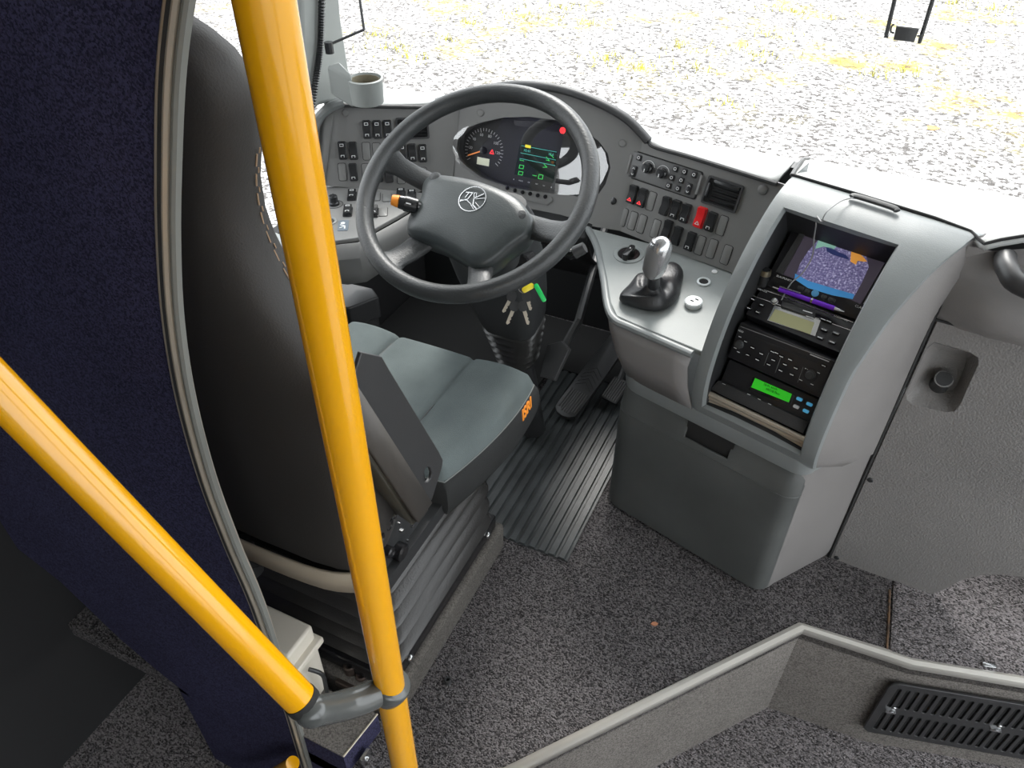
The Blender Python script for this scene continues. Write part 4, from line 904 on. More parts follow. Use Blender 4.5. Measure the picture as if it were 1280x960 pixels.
rings=[]
for k_,w_ in ((.88,-.075),(.97,-.055),(1.0,-.030),(.985,-.018),(.93,-.011),(.75,-.007),(.45,-.005),(.05,-.0045)):
    rings.append([FW.p(hc_[0]+(p[0]-hc_[0])*k_,hc_[1]+(p[1]-hc_[1])*k_,w_) for p in hp])
bm=B(); loft(bm,rings); ob('hub_pad',bm,m_hub,sw,ang=70)
ew=-.0048; eu,ev=wuv(590.5,249,ew); FE=FW.at(eu,ev,ew); 
au=np.array(FE.hit(610,252))-np.array(FE.hit(572,246)); er=math.atan2(au[1],au[0]); ER=.0262
FE=FE.at(0,0,0,er)
em=B(); ribbon(em,FE,circ(0,0,ER,40),.0018,0,.0012,closed=True)
em_o=ob('emblem',em,m_silver,sw,label='round silver emblem with a stylised K')
k1=B()
ribbon(k1,FE,[(-.017,.012),(-.004,.013),(-.009,-.002),(-.022,-.008)],.0020,0,.0010)
ribbon(k1,FE,[(.018,.014),(.003,.002),(.006,-.012),(.016,-.019)],.0024,0,.0010)
ribbon(k1,FE,[(-.022,-.006),(-.010,-.004),(.000,-.010),(.010,-.020)],.0014,0,.0010)
ribbon(k1,FE,[(.003,.002),(-.001,.013),(.004,.014),(.006,.004)],.0014,0,.0010); ribbon(k1,FE,[(-.011,.013),(-.015,.001)],.0014,0,.0010)
ribbon(k1,FE,[(.007,.001),(.024,.006)],.0014,0,.001); ribbon(k1,FE,[(.009,-.006),(.020,-.014)],.0014,0,.001)
ob('letter_mark',k1,m_silver,em_o)
for x,y in [(544,222),(652,270)]:
    u,v=wuv(x,y,-.014); bm=B(); lathe(bm,FW,[(.012,-.03),(.012,-.014),(.009,-.009),(.004,-.008),(0,-.008)],18,u,v); ob('hub_screw',bm,m_rim,sw)
# ================================================================== STEERING COLUMN
colm=thing('steering_column','dark steering column shroud with ribbed gaiter below the steering wheel','steering column',(-.62,1.36,0))
def rr3(c,ax,w,d,r,rot=None):
    G=Fr(c,(1,0,0),np.cross(ax,(1,0,0))); return [G.p(u,v) for u,v in rrect(0,0,w,d,r,n=4)]
c1=cW-nW*.07; ax=un(nW)
path=[(cW-nW*.065,.15,.12),(V3(-.625,1.22,.72),.17,.14),(V3(-.62,1.27,.60),.17,.14),(V3(-.615,1.295,.52),.155,.13),(V3(-.61,1.31,.455),.135,.12),(V3(-.608,1.312,.435),.12,.11)]
bm=B(); loft(bm,[rr3(c,un(V3(0,-.25,1)),w_,d_,.035) for c,w_,d_ in path]); ob('shroud',bm,mat('shroud_grey',(.026,.028,.029),.5,bump=.2,bscale=400),colm,ang=60)
bm=B(); rings=[]
for i in range(25):
    t=i/24; c=V3(-.608+.006*t,1.312+.012*t,.436-.115*t); w_=.118-.035*t+.012*math.sin(i*math.pi/2*1.0) ; rings.append(rr3(c,un(V3(0,-.1,1)),w_,w_*.95,.035))
loft(bm,rings); ob('gaiter',bm,mat('gaiter_rubber',(.020,.020,.019),.3),colm,ang=70)
bm=B(); tube(bm,[V3(-.602,1.325,.325),V3(-.60,1.42,.02),V3(-.60,1.43,.0)],.035,14); ob('column_shaft',bm,m_dark,colm)
FI=Fr(dp(651,330,1.50),(1,.1,0),(0,.35,1)); bm=B(); lathe(bm,FI,[(.020,-.05),(.020,0),(.016,.003),(.012,.002),(0,.001)],24); ob('ignition_lock',bm,m_black,colm)
# stalks
sA_=wuv(560,262,-.07); 
t1,t2,t3,t4=dp(490,250,1.44),dp(499,252,1.44),dp(521,258,1.445),dp(560,268,1.47)
bm=B(); tube(bm,[t3,t3*.5+t4*.5,t4],[.009,.008,.010],12); st_=ob('indicator_stalk',bm,m_black,colm)
bm=B(); tube(bm,[t2,t2*.7+t3*.3,t2*.68+t3*.32,t3],[.0125,.0135,.0150,.0145],16); ob('stalk_grip',bm,m_sw,st_)
bm=B(); tube(bm,[t1,t1*.3+t2*.7,t2],[.0095,.0115,.0115],16); ob('stalk_button',bm,m_orange,st_,label='orange end button')
bm=B(); ribbon(bm,Fr(t2*.4+t3*.6-_f*.0152,t3-t2,_u),[(-.004,-.002),(.004,-.002)],.002,0,.0005); ob('symbol',bm,m_white,st_)
bm=B(); tube(bm,[dp(680,300,1.53),dp(715,318,1.50),dp(728,311,1.49)],[.010,.011,.012],12); s2=ob('retarder_stalk',bm,m_black,colm)
bm=B(); tube(bm,[dp(718,316,1.495),dp(731,309,1.485)],[.013,.011],14); ob('stalk_grip',bm,m_hood,s2)
# ================================================================== KEYS
kb=dp(655,360,1.47)
ks=thing('key_bunch','bunch of keys with green and yellow tags hanging from the ignition','keys',kb)
def key(p,q,hw=.009,bw=.0035,label=None):
    d=q-p; s=un(np.cross(d,_f)); n_=un(np.cross(s,d)); G=Fr(p,s,-d); L_=np.linalg.norm(d)
    bm=B(); prism(bm,G,rrect(0,-.008,hw*2,.020,.008),-.0012,.0012); o=ob('key',bm,m_dark,ks)
    bm=B(); prism(bm,G,[(-bw,-.015),(bw,-.015),(bw,-L_*.6),(bw*.4,-L_*.66),(bw,-L_*.72),(bw*.4,-L_*.8),(bw,-L_*.88),(0,-L_),(-bw,-L_*.95)],-.0009,.0009); ob('key_blade',bm,m_alu,o)
bm=B(); tube(bm,[kb+(_r*math.cos(a)+_u*math.sin(a))*.010 for a in np.linspace(0,2*math.pi,20,endpoint=False)],.0011,6,closed=True,ref=_f); ob('key_ring',bm,m_silver,ks)
key(dp(642,366,1.47),dp(629,391,1.47)); key(dp(645,378,1.468),dp(634,406,1.468)); key(dp(652,378,1.466),dp(661,406,1.466)); key(dp(657,366,1.465),dp(664,388,1.465))
def tagp(p,q,w_,m,nm,lab):
    d=q-p; s=un(np.cross(d,_f)); G=Fr(p,s,-d); L_=np.linalg.norm(d); bm=B(); prism(bm,G,rrect(0,-L_/2,w_,L_,w_*.4),-.002,.002,inset=.0006); ob(nm,bm,m,ks,label=lab)
tagp(dp(669,355,1.455),dp(681,377,1.455),.009,m_green,'key_tag','slim green key tag'); tagp(dp(667,356,1.458),dp(653,364,1.458),.011,m_ytag,'key_tag','yellow key tag')
# ================================================================== PEDALS
pd=thing('accelerator_pedal','long black ribbed floor pedal below the steering column','pedal',zp(700,520,.02))
P0,P1=zp(703,518,.03),zp(752,385,.16)
dd=un(P1-P0); sd2=un(V3(.42,-.10,0)*1.0); Gpd=Fr(P0,sd2,dd); Lp=.36
bm=B(); o_=[(-.036,.03),(-.034,.012),(-.02,.0),(.0,-.004),(.02,0),(.034,.012),(.036,.03),(.036,Lp*.45),(.028,Lp),(-.028,Lp),(-.036,Lp*.45)]
prism(bm,Gpd,o_,-.012,0,inset=.003); ob('pedal_plate',bm,m_dark,pd)
for i in range(8):
    u=-.026+i*.0075; bm=B(); tube(bm,[Gpd.p(u,.010 if 1<i<6 else .018,.001),Gpd.p(u,.085,.001)],.002,6); ob('rib',bm,mat('rib_grey',(.10,.10,.10),.35),pd)
for i in range(5):
    y=.10+i*.014; bm=B(); tube(bm,[Gpd.p(-.026,y,.0005),Gpd.p(0,y+.02,.0005),Gpd.p(.026,y,.0005)],.0012,5); ob('rib',bm,m_hood,pd)
p2=thing('brake_pedal','small ribbed pedal pad half hidden behind the storage cabinet','pedal',zp(768,487,.04)); G2=Fr(zp(769,487,.06),un(V3(.9,-.25,0)),un(V3(.2,.85,.5)))
bm=B(); prism(bm,G2,rrect(0,0,.055,.075,.008),-.014,0,inset=.003); ob('pedal_pad',bm,m_dark,p2)
for i in range(7): bm=B(); tube(bm,[G2.p(-.021+i*.007,-.032,.001),G2.p(-.021+i*.007,.032,.001)],.0018,6); ob('rib',bm,MATS['rib_grey'],p2)
bm=B(); tube(bm,[G2.p(0,0,-.012),V3(-.42,1.95,.30)],.010,8); ob('pedal_arm',bm,m_dark,p2)
p3=thing('clutch_pedal','dim grey foot pedal hanging in the dark left of the long floor pedal','pedal',zp(683,460,.05)); G3=Fr(dp(692,452,1.75),un(V3(.95,-.2,0)),un(V3(.1,.5,.8)))
bm=B(); prism(bm,G3,[(-.02,-.045),(.018,-.04),(.026,.04),(.0,.05),(-.03,.03)],-.012,0,inset=.003); ob('pedal_pad',bm,m_hood,p3)
bm=B(); tube(bm,[G3.p(0,0,-.012),G3.p(0,.1,-.05),V3(-.60,1.95,.45)],.010,8); ob('pedal_arm',bm,m_dark,p3)
# ================================================================== RUBBER MAT
mbl,mbr=zp(630,673,0),zp(709,703,0); mtl,mtr=zp(735,395,0),zp(790,440,0)
mdir=un(zp(742,610,0)-mbr)*V3(1,1,0); mdir=un(mdir*.5+V3(-.06,.5,0)); ms=un(mbr-mbl); FMt=Fr(mbr+V3(0,0,.001),ms,mdir)
bm=B(); wmat=.30; Lm=.80; nr=12; pts=[]
pitch=wmat/nr
for i in range(nr):
    u=-wmat+i*pitch; pts+=[(u,.003),(u+pitch*.10,.0085),(u+pitch*.66,.0085),(u+pitch*.76,.003)]
pts.append((0,.0035))
rowf=[[FMt.p(u,y,h+.0006*math.sin(y*20+u*9)) for u,h in pts]+[FMt.p(0,y,0),FMt.p(-wmat,y,0)] for y in np.linspace(0,Lm,12)]
loft(bm,rowf); tag(ob('rubber_floor_mat',bm,m_mat,ang=25),'black ribbed rubber mat on the driver footwell floor between seat and cabinet','floor mat')
bm=B(); prism(bm,WF,[(-1.24,1.22),(-.66,1.22),(-.66,1.70),(-.30,1.70),(-.30,1.94),(-1.24,1.94)],.001,.012,inset=.002); tag(ob('footwell_shade',bm,mat('footwell_shade_black',(.008,.008,.008),.8)),'black sheet added as shade on the floor under the left end of the dashboard','floor mat')  # black sheet laid over the carpet to stand in for footwell shade
# ================================================================== SEAT
plz=.085
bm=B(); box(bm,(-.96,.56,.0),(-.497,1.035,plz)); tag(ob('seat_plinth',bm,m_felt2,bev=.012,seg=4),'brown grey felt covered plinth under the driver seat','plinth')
seat=thing('driver_seat','dark grey fabric driver seat with tall backrest, seen from behind','seat',(-.70,.8,plz))
bm=B(); box(bm,(-.94,.575,plz+.001),(-.510,1.015,plz+.040)); ob('base_frame',bm,m_black,seat,bev=.003)
for y in (.64,.97): 
    G=Fr((-.509,y,plz+.022),(0,1,0),ZZ); screw('base_bolt',G,0,0,.008,m_silver,seat,.006)
# bellows
bm=B(); rings=[]; zb=plz+.041; nb_=41
for i in range(nb_):
    t=i/(nb_-1); z=zb+(.375-zb)*t; s=.019*math.cos(t*math.pi*2*5)
    rings.append([V3(x,y,z) for x,y in rrect(-.725,.805,.395+2*s-.02*t,.40+2*s,.05,n=5)])
loft(bm,rings); ob('suspension_bellows',bm,m_bel,seat,ang=80)
# cushion
cx0,cx1,cy0,cy1=-.93,-.446,.775,1.118
def ctop(x,y):
    c=(x-cx0)/(cx1-cx0); z=.480+.010*math.sin(math.pi*c)*0
    for sx in (-.603,-.782):
        d=abs(x-sx); z-=.007*math.exp(-(d/.006)**2)
    if x>-.603: z+=.012*math.sin(min(1,(x+.603)/.17)*math.pi)
    if x<-.782: z+=.012*math.sin(min(1,(-.782-x)/.15)*math.pi)
    z+=.004*math.sin((y-cy0)/(cy1-cy0)*math.pi)
    return z
def cush(): 
    bm=B(); nx,ny=72,40; rings=[]
    cxm,cym=(cx0+cx1)/2,(cy0+cy1)/2; hx,hy=(cx1-cx0)/2,(cy1-cy0)/2
    V=[]
    def sq(u,v,e=.15):   # square to rounded-rect mapping
        return u*math.sqrt(max(0,1-e*v*v)),v*math.sqrt(max(0,1-e*u*u))
    for j in range(ny+1):
        row=[]
        for i in range(nx+1):
            u=-1+2*i/nx; v=-1+2*j/ny; a,b=sq(u,v); x=cxm+hx*a*(1-.075*(1-b)); y=cym+hy*b
            m=max(abs(u),abs(v)); drop=0 if m<.86 else .035*(1-math.sqrt(max(0,1-((m-.86)/.14)**2)))
            row.append(vv(bm,(x,y,ctop(x,y)-drop)))
        V.append(row)
    for j in range(ny):
        for i in range(nx): bm.faces.new([V[j][i],V[j][i+1],V[j+1][i+1],V[j+1][i]])
    edge_=[V[0][i] for i in range(nx)]+[V[j][nx] for j in range(ny)]+[V[ny][i] for i in range(nx,0,-1)]+[V[j][0] for j in range(ny,0,-1)]
    return bm,[tuple(e.co) for e in edge_]
bm,el=cush(); cu_o=ob('seat_cushion',bm,m_seat,seat,ang=60)
cxm,cym=(cx0+cx1)/2,(cy0+cy1)/2
def sc(p,k_,dz): return V3(cxm+(p[0]-cxm)*k_,cym+(p[1]-cym)*k_,p[2]+dz)
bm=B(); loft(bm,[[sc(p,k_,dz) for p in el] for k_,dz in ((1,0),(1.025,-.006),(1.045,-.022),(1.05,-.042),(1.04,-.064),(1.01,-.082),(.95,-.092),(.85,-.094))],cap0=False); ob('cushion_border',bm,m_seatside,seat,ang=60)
bm=B(); pipe=[sc(p,1.002,.0005) for p in el]; tube(bm,pipe,.0014,6,closed=True); ob('piping',bm,mat('piping_grey',(.16,.17,.165),.8),seat)
for sx in (-.603,-.782):
    bm=B(); tube(bm,[V3(cxm+(sx-cxm)*1.0,y,ctop(sx,y)+.0002) for y in np.linspace(.80,1.075,12)],.0016,6); ob('cushion_seam',bm,m_dark,seat)
# ISRI patch
p0=V3(cx1+.004,1.06,.45); Gi=Fr(xp(659,499,cx1+.008),(0.12,1,0.0),(-.15,0,1)); 
Gi=Fr(xp(657,512,cx1+.0125),(-.06,1,.0),(-.15,0,1)); text('ISRI',Gi,0,0,.030,m_orange,seat,name='seat_logo',w=.002,ext=.001,bold=.0008,shear=.2)
# backrest
def backout(z):
    """half width and centre for height"""
    hw=np.interp(z,[.42,.50,.62,.78,.88,.95,1.0,1.05,1.10,1.15,1.20,1.235,1.26,1.28,1.295],[.20,.225,.235,.232,.208,.174,.158,.155,.166,.188,.204,.200,.175,.13,.05]); return hw
zsb=[.425,.45,.50,.58,.66,.74,.82,.90,.95,.98,1.02,1.06,1.10,1.14,1.18,1.20,1.22,1.24,1.255,1.268,1.28,1.288,1.295]; rings=[]
for z in zsb:
    hw=backout(z); yb=.565-(z-.44)*.09; th=float(np.interp(z,[.42,.6,1.0,1.22,1.28,1.30],[.12,.13,.105,.085,.06,.03])); cx_=-.735 if z<.6 else -.735+.02*min(1,(z-.6)/.4)
    cx_=-.725
    r_=[]
    for k_ in range(20):
        a=2*math.pi*k_/20; ca,sa=math.cos(a),math.sin(a); x=hw*np.sign(ca)*abs(ca)**.55; y=th/2*np.sign(sa)*abs(sa)**.6
        r_.append(V3(cx_+x,yb+th/2+y,z))
    rings.append(r_)
bm=B(); loft(bm,rings); ob('backrest',bm,m_back,seat,ang=70)
# stitching along the front right edge
st=[]
for z in np.linspace(.62,1.14,22):
    hw=backout(z); yb=.565-(z-.44)*.09; th=float(np.interp(z,[.42,.6,1.0,1.22,1.28,1.30],[.12,.13,.105,.085,.06,.03])); st.append(V3(-.725+hw*.992,yb+th*.62,z))
for i in range(0,21): 
    bm=B() if i==0 else bm
    a,b=st[i],st[i+1]; tube(bm,[a*.85+b*.15,a*.25+b*.75],.0010,5); tube(bm,[a*.25+b*.75+V3(0,.004,0),b+V3(0,.004,0)],.0008,5)
ob('stitching',bm,m_tan,seat)
# pale shell strip below the backrest
bm=B(); pts=[V3(-.95,.60,.425),V3(-.90,.556,.425),V3(-.74,.548,.425),V3(-.60,.555,.425),V3(-.535,.578,.425)]
sp_=smoothpath(pts,4); bm=B(); grid(bm,[sp_,[p+V3(0,.004,-.052) for p in sp_]]); ob('shell_edge',bm,m_beige,seat,solid=.006,label='pale beige lower edge of the seat shell')
bm=B(); box(bm,(-.90,.60,.375),(-.50,1.02,.405)); ob('seat_pan',bm,m_dark,seat)
# folded armrest plates beside the backrest
FA=Fr((-.462,.6,.6),(0,1,0),ZZ); 
pa=P2(FA,[(452,440),(478,446),(487,462),(548,563),(554,575),(553,583),(540,625),(534,629),(440,480)]); hl=P2(FA,[(534,583),(538,585),(540,591),(539,598),(535,603),(531,603),(529,598),(530,590)])
bm=B(); holes(bm,FA,pa,[hl],-.006,0); ob('side_plate',bm,m_plate,seat,bev=.0015,label='black metal side plate with an oval hole')
FA2=Fr(FA.p(*FA.hit(536,628)),FA.p(*FA.hit(440,480))-FA.p(*FA.hit(536,628)),V3(-.5,-.2,-.8))
q0,q1=FA.p(*FA.hit(536,628)),FA.p(*FA.hit(436,474)); dn=V3(.0,-.045,-.075)
bm=B(); grid(bm,[[q0,q1],[xp(519,652,-.452),xp(430,520,-.452)]]); ob('side_plate_flange',bm,m_plate2,seat,solid=.006)
bm=B(); grid(bm,[[xp(519,652,-.456),xp(430,520,-.456)],[xp(500,640,-.50),xp(430,560,-.50)],[xp(470,630,-.54),xp(430,600,-.54)]]); ob('side_cover',bm,mat('cover_olive',(.035,.032,.022),.6),seat,solid=.006)
# recliner hardware
rec_=B(); box(rec_,(-.535,.62,.39),(-.515,.76,.52)); rc=ob('recliner',rec_,m_dark,seat,bev=.004)
FB=Fr((-.505,.68,.45),(0,1,0),ZZ)
for x,y,r_ in [(484,655,.012),(502,690,.016),(487,690,.010),(474,672,.010)]:
    u,v=FB.hit(x,y); bm=B(); lathe(bm,FB,[(r_,-.01),(r_,.004),(r_*.7,.006),(r_*.5,.005),(0,.003)],16,u,v); ob('recliner_bolt',bm,m_black,rc)
for x,y in [(478,635),(491,645),(506,648),(513,656),(500,662),(508,675),(516,650),(497,654)]:
    u,v=FB.hit(x,y); bm=B(); prism(bm,FB,rrect(u,v,.008,.0035,.001,random.random()*3),0,.006); ob('bracket',bm,m_silver,rc)
# levers under the seat at the rear
bm=B(); tube(bm,[V3(-.80,.59,.37),V3(-.78,.56,.35),V3(-.75,.545,.34)],[.018,.026,.024],12); ob('height_knob',bm,m_dark,seat)
# ================================================================== LEFT SIDE
sc_=thing('side_console','pale grey side console with cup recess below the driver window','console',(-1.1,1.0,0))
FK=Fr((-1.1,1.05,.555),(1,0,0),(0,1,0))
hole=circ(*FK.hit(344,324),.036,28); bm=B(); holes(bm,FK,[(-.14,-.45),(.085,-.45),(.085,.10),(.06,.17),(-.14,.20)],[hole],-.02,0); ob('console_top',bm,m_pillar,sc_,bev=.004)
bm=B(); hc2=FK.hit(344,324); lathe(bm,FK,[(.036,-.001),(.034,-.05),(0,-.05)],28,*hc2); ob('cup_recess',bm,m_dark,sc_)
bm=B(); lathe(bm,FK,[(.043,0),(.043,.003),(.036,.003),(.036,0)],30,*hc2); ob('cup_ring',bm,m_usb,sc_)
bm=B(); box(bm,(-1.245,.60,.0),(-1.03,1.20,.534)); ob('console_body',bm,m_panel,sc_,bev=.01)
lb=thing('storage_box','dark grey low box under the left end of the dashboard','box',(-1.0,1.25,0))
bm=B(); top_=[zp(x,y,.41) for x,y in [(400,382),(436,385),(474,371),(466,360),(430,352),(398,352)]]; loft(bm,[top_,[p+V3(0,0,-.06) for p in top_]]); ob('lid',bm,m_dark,lb,bev=.004)
bm=B(); inn=[V3(*(sum(t[:2] for t in top_)/6),0)+ (p-V3(*(sum(t[:2] for t in top_)/6),0))*V3(.9,.9,1) for p in top_]; loft(bm,[[p+V3(0,0,-.06) for p in inn],[p*V3(1,1,0)+V3(0,0,.001) for p in inn]]); ob('body',bm,m_dark,lb)
# A pillar
pt=[(376,-40),(423,-40),(427,20),(437,85),(447,122),(400,132),(384,150),(378,60)]
FX=Fr((-1.17,1.5,.9),(0,1,0),ZZ); q=P2(FX,pt)
# extend upward
t1_,t2_=q[0],q[1]; 
outp=[(t1_[0]-.02,1.25),(t2_[0]-.01,1.25)]+q[1:]+[q[0]]
bm=B(); prism(bm,FX,outp,-.07,0); struct(ob('wall_pillar',bm,m_pillar,bev=.01,seg=3),'pale grey windscreen pillar beside the driver window')
bm=B(); sp2=smoothpath([xp(404,-60,-1.160),xp(402,10,-1.160),xp(400,60,-1.160),xp(394,105,-1.160),xp(386,160,-1.165),xp(380,210,-1.17)],30); rads=[.0075+.0012*(1 if i%2 else -1) for i in range(len(sp2))]
tube(bm,sp2,rads,10); tag(ob('rubber_seal',bm,m_sw,ang=20),'black ribbed rubber seal running down the windscreen pillar','seal')
# mirror or sun blind rod
hk=thing('wire_hook','thin black bent wire rod clipped to the windscreen pillar','rod',xp(409,66,-1.15))
pA=xp(411,56,-1.14); pB=yp(455,37,float(pA[1])+.06); pC=yp(447,-20,float(pA[1])+.10)
bm=B(); tube(bm,smoothpath([pA,pA*.08+pB*.92,pB,pB*.9+pC*.1,pC],4),.003,8); ob('rod',bm,m_dark,hk)
bm=B(); tube(bm,[pA+V3(0,0,.006),pA-V3(0,0,.018)],.010,10); ob('clip',bm,m_sw,hk)
# cup holder
cc=dp(456,98,1.74); Gc=Fr((cc[0],cc[1],cc[2]),(1,0,0),(0,1,0))
ch=thing('cup_holder','pale grey plastic cup holder mounted beside the windscreen pillar','cup holder',cc-V3(0,0,.06))
bm=B(); lathe(bm,Gc,[(.034,-.055),(.038,-.053),(.040,-.01),(.041,0),(.037,.002),(.034,-.002),(.032,-.04),(0,-.04)],36); ob('cup_ring',bm,m_pillar,ch,ang=60)
bm=B(); p_=[dp(x,y,1.72) for x,y in [(408,82),(424,76),(440,93),(438,100)]]; loft(bm,[[p+V3(0,0,0) for p in p_],[p+V3(0,0,-.065) for p in p_]]); ob('mounting_block',bm,m_pillar,ch,bev=.006)
bm=B(); lathe(bm,Gc,[(.0325,-.039),(.0325,-.002),(.0320,-.002),(.0320,-.0385)],30); ob('liner',bm,mat('cork_brown',(.20,.18,.13),.7,bump=.4,bscale=200),ch)
# hanging rods at the windscreen
rd=thing('hanging_holder','two black rods hanging in front of the windscreen with a clip between them','holder',yp(1133,42,1.78))
for a,b in [((1107,47),(1123,-20)),((1149,54),(1172,-20))]:
    p,q=yp(*a,1.78),yp(*b,1.78); q=p+(q-p)*4.0; bm=B(); tube(bm,[p,p*.98+q*.02,q],[.0035,.0042,.0042],10); ob('rod',bm,m_dark,rd)
Gh=Fr(yp(1132,43,1.775),(1,0,0),(0,.2,1)); bm=B(); prism(bm,Gh,[(-.019,-.012),(.019,-.012),(.021,.012),(-.021,.012)],-.006,.004,inset=.002); ob('clip',bm,m_hood,rd)
bm=B(); tube(bm,[Gh.p(-.021,.012,0),Gh.p(.021,.012,0)],.003,8); ob('clip_spring',bm,m_silver,rd)
for s in(-1,1): bm=B(); tube(bm,smoothpath([Gh.p(s*.021,.0,0),Gh.p(s*.028,.002,0),Gh.p(s*.029,.012,0),Gh.p(s*.025,.015,0)],4),.0018,6); ob('hook',bm,m_dark,rd)
bm=B(); tube(bm,[Gh.p(-.028,.002,0),yp(1109,48,1.78)],.0007,5); ob('wire',bm,m_dark,rd)
# ================================================================== PARTITION
part=thing('partition_wall','navy blue felt covered partition behind the driver seat with a curved metal edge','partition',(-.9,.44,-.1))
FQ=Fr((0,.44,0),(1,0,0),ZZ)
epx=[(385,962),(332,787),(290,683),(259,600),(232,500),(216,400),(210,300),(210,200),(213,100),(221,20),(232,-50)]
ep=P2(FQ,epx); eps=smoothpath([(a,b,0) for a,b in ep],5); eps=[(p[0],p[1]) for p in eps]
out=[(p[0]-.010,p[1]) for p in eps]+[(-.33,1.62),(-1.248,1.62),(-1.248,.26),(-1.16,.207),(-1.06,.078),(-.97,.005),(-.87,-.052),(-.75,-.088)]
bm=B(); prism(bm,FQ,out,-.012,0); ob('panel',bm,m_navy,part)
def strip(off,wd,w0,w1,m,name,lab=None):
    bm=B(); rings=[]
    for u,v in eps: rings.append([FQ.p(u+off-wd/2,v,w0),FQ.p(u+off+wd/2,v,w0),FQ.p(u+off+wd/2,v,w1-.002),FQ.p(u+off+wd/2-.003,v,w1),FQ.p(u+off-wd/2+.003,v,w1),FQ.p(u+off-wd/2,v,w1-.002)])
    loft(bm,rings); return ob(name,bm,m,part,ang=25,label=lab)
strip(-.0045,.015,-.013,.006,m_alu,'metal_edge','brushed metal edge strip'); strip(.0065,.008,-.006,.003,m_trimb,'rubber_edge','grey rubber edge lip'); strip(-.0035,.0014,.005,.0068,m_hood,'edge_groove')
# pedestal and ledge behind the seat
pe=thing('partition_base','low base with carpet ledge and navy side at the foot of the partition','base',(-.6,.48,0))
l1,l2=zp(472,894,.06),zp(418,962,.06)
bm=B(); l2=l1+(l2-l1)*((.443-l1[1])/(l2[1]-l1[1])); fpt=[V3(-.95,l1[1],.06),l1,l2,V3(-.95,.443,.06)]; loft(bm,[fpt,[p*V3(1,1,0)+V3(0,0,FLZ) for p in fpt]]); ob('side',bm,m_navy,pe)
bm=B(); fp2=[p*V3(1,1,0)+V3(0,0,.061) for p in fpt]; loft(bm,[fp2,[p+V3(0,0,.004) for p in fp2]]); ob('ledge',bm,m_felt,pe)
bm=B(); tube(bm,[l1+V3(0,0,.005),l2+V3(0,0,.005)],.002,6); ob('ledge_trim',bm,m_alu,pe)
bm=B(); G=Fr(xp(458,948,float(l2[0])+.02),(0,1,0),ZZ); prism(bm,G,rrect(0,0,.03,.035,.004),-.004,.002); ob('bracket',bm,m_silver,pe); screw('bracket_screw',G,0,0,.006,m_silver,pe,.006)
# white junction box
wb=thing('junction_box','ivory plastic box with a raised lid behind the partition edge near the seat base','box',(-.66,.5,.066))
bm=B(); box(bm,(-.78,.475,.068),(-.635,.545,.265)); ob('box_body',bm,m_box,wb,bev=.006,seg=3)
bm=B(); box(bm,(-.785,.470,.215),(-.622,.550,.230)); ob('lid_flange',bm,m_box,wb,bev=.003)
bm=B(); tube(bm,smoothpath([V3(-.622,.50,.20),V3(-.605,.51,.18),V3(-.61,.515,.13),V3(-.62,.52,.07)],5),.004,8); ob('cable',bm,m_dark,wb)
# loose seat belt buckle hardware behind the pole
bk2=thing('floor_bracket','dark brown metal bracket with two bolt eyes on the floor behind the pole','bracket',zp(440,850,.07))
for x,y,z in [(437,833,.10),(452,845,.085)]:
    c=zp(x,y,z); G=Fr(c,(1,0,0),(0,1,0)); bm=B(); lathe(bm,G,[(.012,-.03),(.012,.004),(.009,.006),(.006,.004),(0,-.004)],16); ob('bolt_eye',bm,mat('brown_metal',(.06,.045,.038),.4,.5),bk2)
c=zp(442,850,.07); bm=B(); box(bm,tuple(c+V3(-.03,-.02,-.012)),tuple(c+V3(.03,.02,.004))); ob('bracket_plate',bm,MATS['brown_metal'],bk2,bev=.003)
# ================================================================== POLE AND RAIL
bm=B(); px_,py_=-.319,.3575; tube(bm,[V3(px_,py_,FLZ+.001),V3(px_,py_,2.195)],.0175,40); tag(ob('yellow_pole',bm,m_yel,ang=60),'glossy yellow vertical grab pole standing from floor to ceiling in front of the seat','pole')
RA,RB=dp(378,877,.80),dp(0,489,.61); rdv=un(RB-RA)
rail=thing('yellow_handrail','glossy yellow slanted handrail with grey elbow fixed to the vertical pole','handrail',RA)
bm=B(); tube(bm,[RA,RB,RB+rdv*.35],.0175,40); ob('rail',bm,m_yel,rail,ang=60)
eb=[RA+rdv*.002,RA-rdv*.012,dp(392,889,.80),dp(410,886,.82),dp(432,881,.845),dp(455,874,.862),dp(468,868,.872)]
bm=B(); tube(bm,smoothpath(eb,5),[.0172]*11+[.016]*8+[.0165]*(len(smoothpath(eb,5))-19),24); ob('elbow',bm,m_elb,rail,ang=60,label='glossy grey elbow connector')
zc=float(dp(478,862,.887)[2]); 
bm=B(); G=Fr((px_,py_,zc),(1,0,-.5),(0,1,-.15)); lathe(bm,G,[(.0190,-.014),(.0215,-.010),(.0222,0),(.0215,.010),(.0190,.014)],30); ob('pole_clamp',bm,m_elb,rail,ang=60,label='grey clamp gripping the pole')
bm=B(); tube(bm,[RA+rdv*.006,RA-rdv*.004],.0184,30); ob('seal_ring',bm,m_line,rail)
# lower yellow rail end glimpsed at the bottom
a=yp(366,954,.41); b=a+un(V3(-.55,-.12,-.8))*.30; bm=B(); tube(bm,[a,b],.013,20); tag(ob('yellow_rail_end',bm,m_yel,ang=60),'short yellow tube end at the bottom edge left of the partition metal strip','rail')
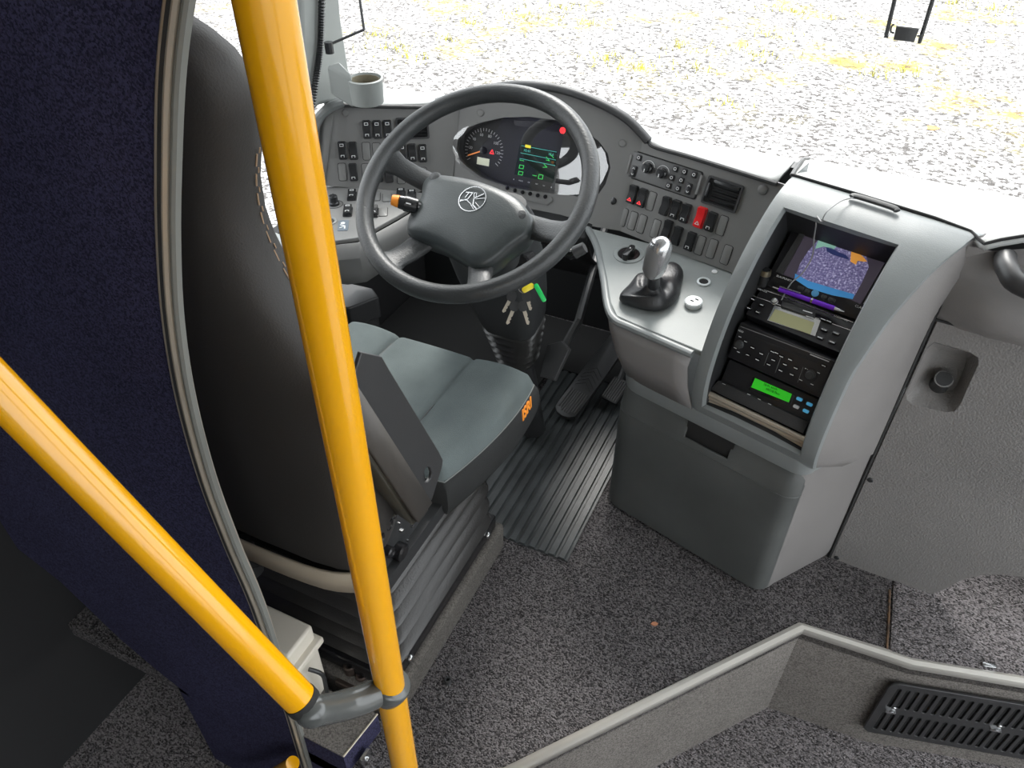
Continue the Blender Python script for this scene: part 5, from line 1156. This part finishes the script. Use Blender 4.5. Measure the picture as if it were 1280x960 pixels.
# ================================================================== STEP DETAILS
# grille on the riser: face through stepC..stepR
Fg=Fr(stepC+V3(0,0,0),dR,ZZ); Fg=Fg.at(0,0,.006)
gr=thing('floor_grille','black slotted ventilation grille set in the felt step side at the lower right','grille',Fg.p(.1,-.2))
go=P2(Fg,[(1114,850),(1300,872),(1300,936),(1072,912)]); gu0=go[3][0]; gtop=go[0][1]; gbot=go[3][1]
gtl=P2(Fg,[(1116,851)])[0]; gbl=P2(Fg,[(1074,910)])[0]; gu=(gtl[0]+gbl[0])/2; gh=gtl[1]-gbl[1]; gcv=(gtl[1]+gbl[1])/2
wg=.50
hl=[]; nc=26
for r_ in (0,1):
    for i in range(nc):
        u=gu+.020+i*(wg-.03)/nc; v=gcv+(gh*.235 if r_==0 else -gh*.235); hl.append(rrect(u+.003,v,.0095,gh*.36,.0045,n=3))
bm=B(); holes(bm,Fg,rrect(gu+wg/2,gcv,wg,gh,.02,n=6),hl,0,.006); ob('grille_plate',bm,mat('grille_black',(.030,.030,.031),.35),gr,bev=.0008,seg=1)
bm=B(); prism(bm,Fg,rrect(gu+wg/2,gcv,wg-.01,gh-.01,.018),.0005,.0012); ob('duct',bm,m_line,gr)
for uu in (.03,.245,.44):
    bm=B(); prism(bm,Fg,rrect(gu+uu,gcv,.022,.006,.001),.006,.012); ob('clip',bm,m_silver,gr)
    screw('screw',Fg.at(0,0,.006),gu+uu+.004,gcv+.012,.005,m_silver,gr,.003)
# clip on step edge
c=zp(1236,832,.006); bm=B(); G=Fr(c,dR,(0,0,1)); G=Fr(c,dR,np.cross(ZZ,dR)); prism(bm,G,rrect(0,0,.026,.010,.002),-.002,.004,inset=.001); tag(ob('metal_clip',bm,m_silver),'small shiny metal clip on the pale step edge at the right','clip')
# floor bits
c=zp(560,853,0); G=Fr(c,(1,0,0),(0,1,0)); bm=B(); lathe(bm,G,[(.007,0),(.0075,.010),(.0065,.012),(.004,.012),(.0035,.004),(0,.004)],16); tag(ob('floor_bolt',bm,m_hood),'small dark round bolt standing on the carpet right of the yellow pole','bolt')
c=zp(818,780,.001); bm=B(); G=Fr(c,(1,.3,0),(0,1,0)); prism(bm,G,[(-.008,-.002),(-.003,-.005),(.004,-.004),(.008,.001),(.002,.004),(-.004,.003)],.0,.003); tag(ob('leaf_scrap',bm,m_leaf),'tiny brown leaf scrap lying on the dark carpet','leaf')
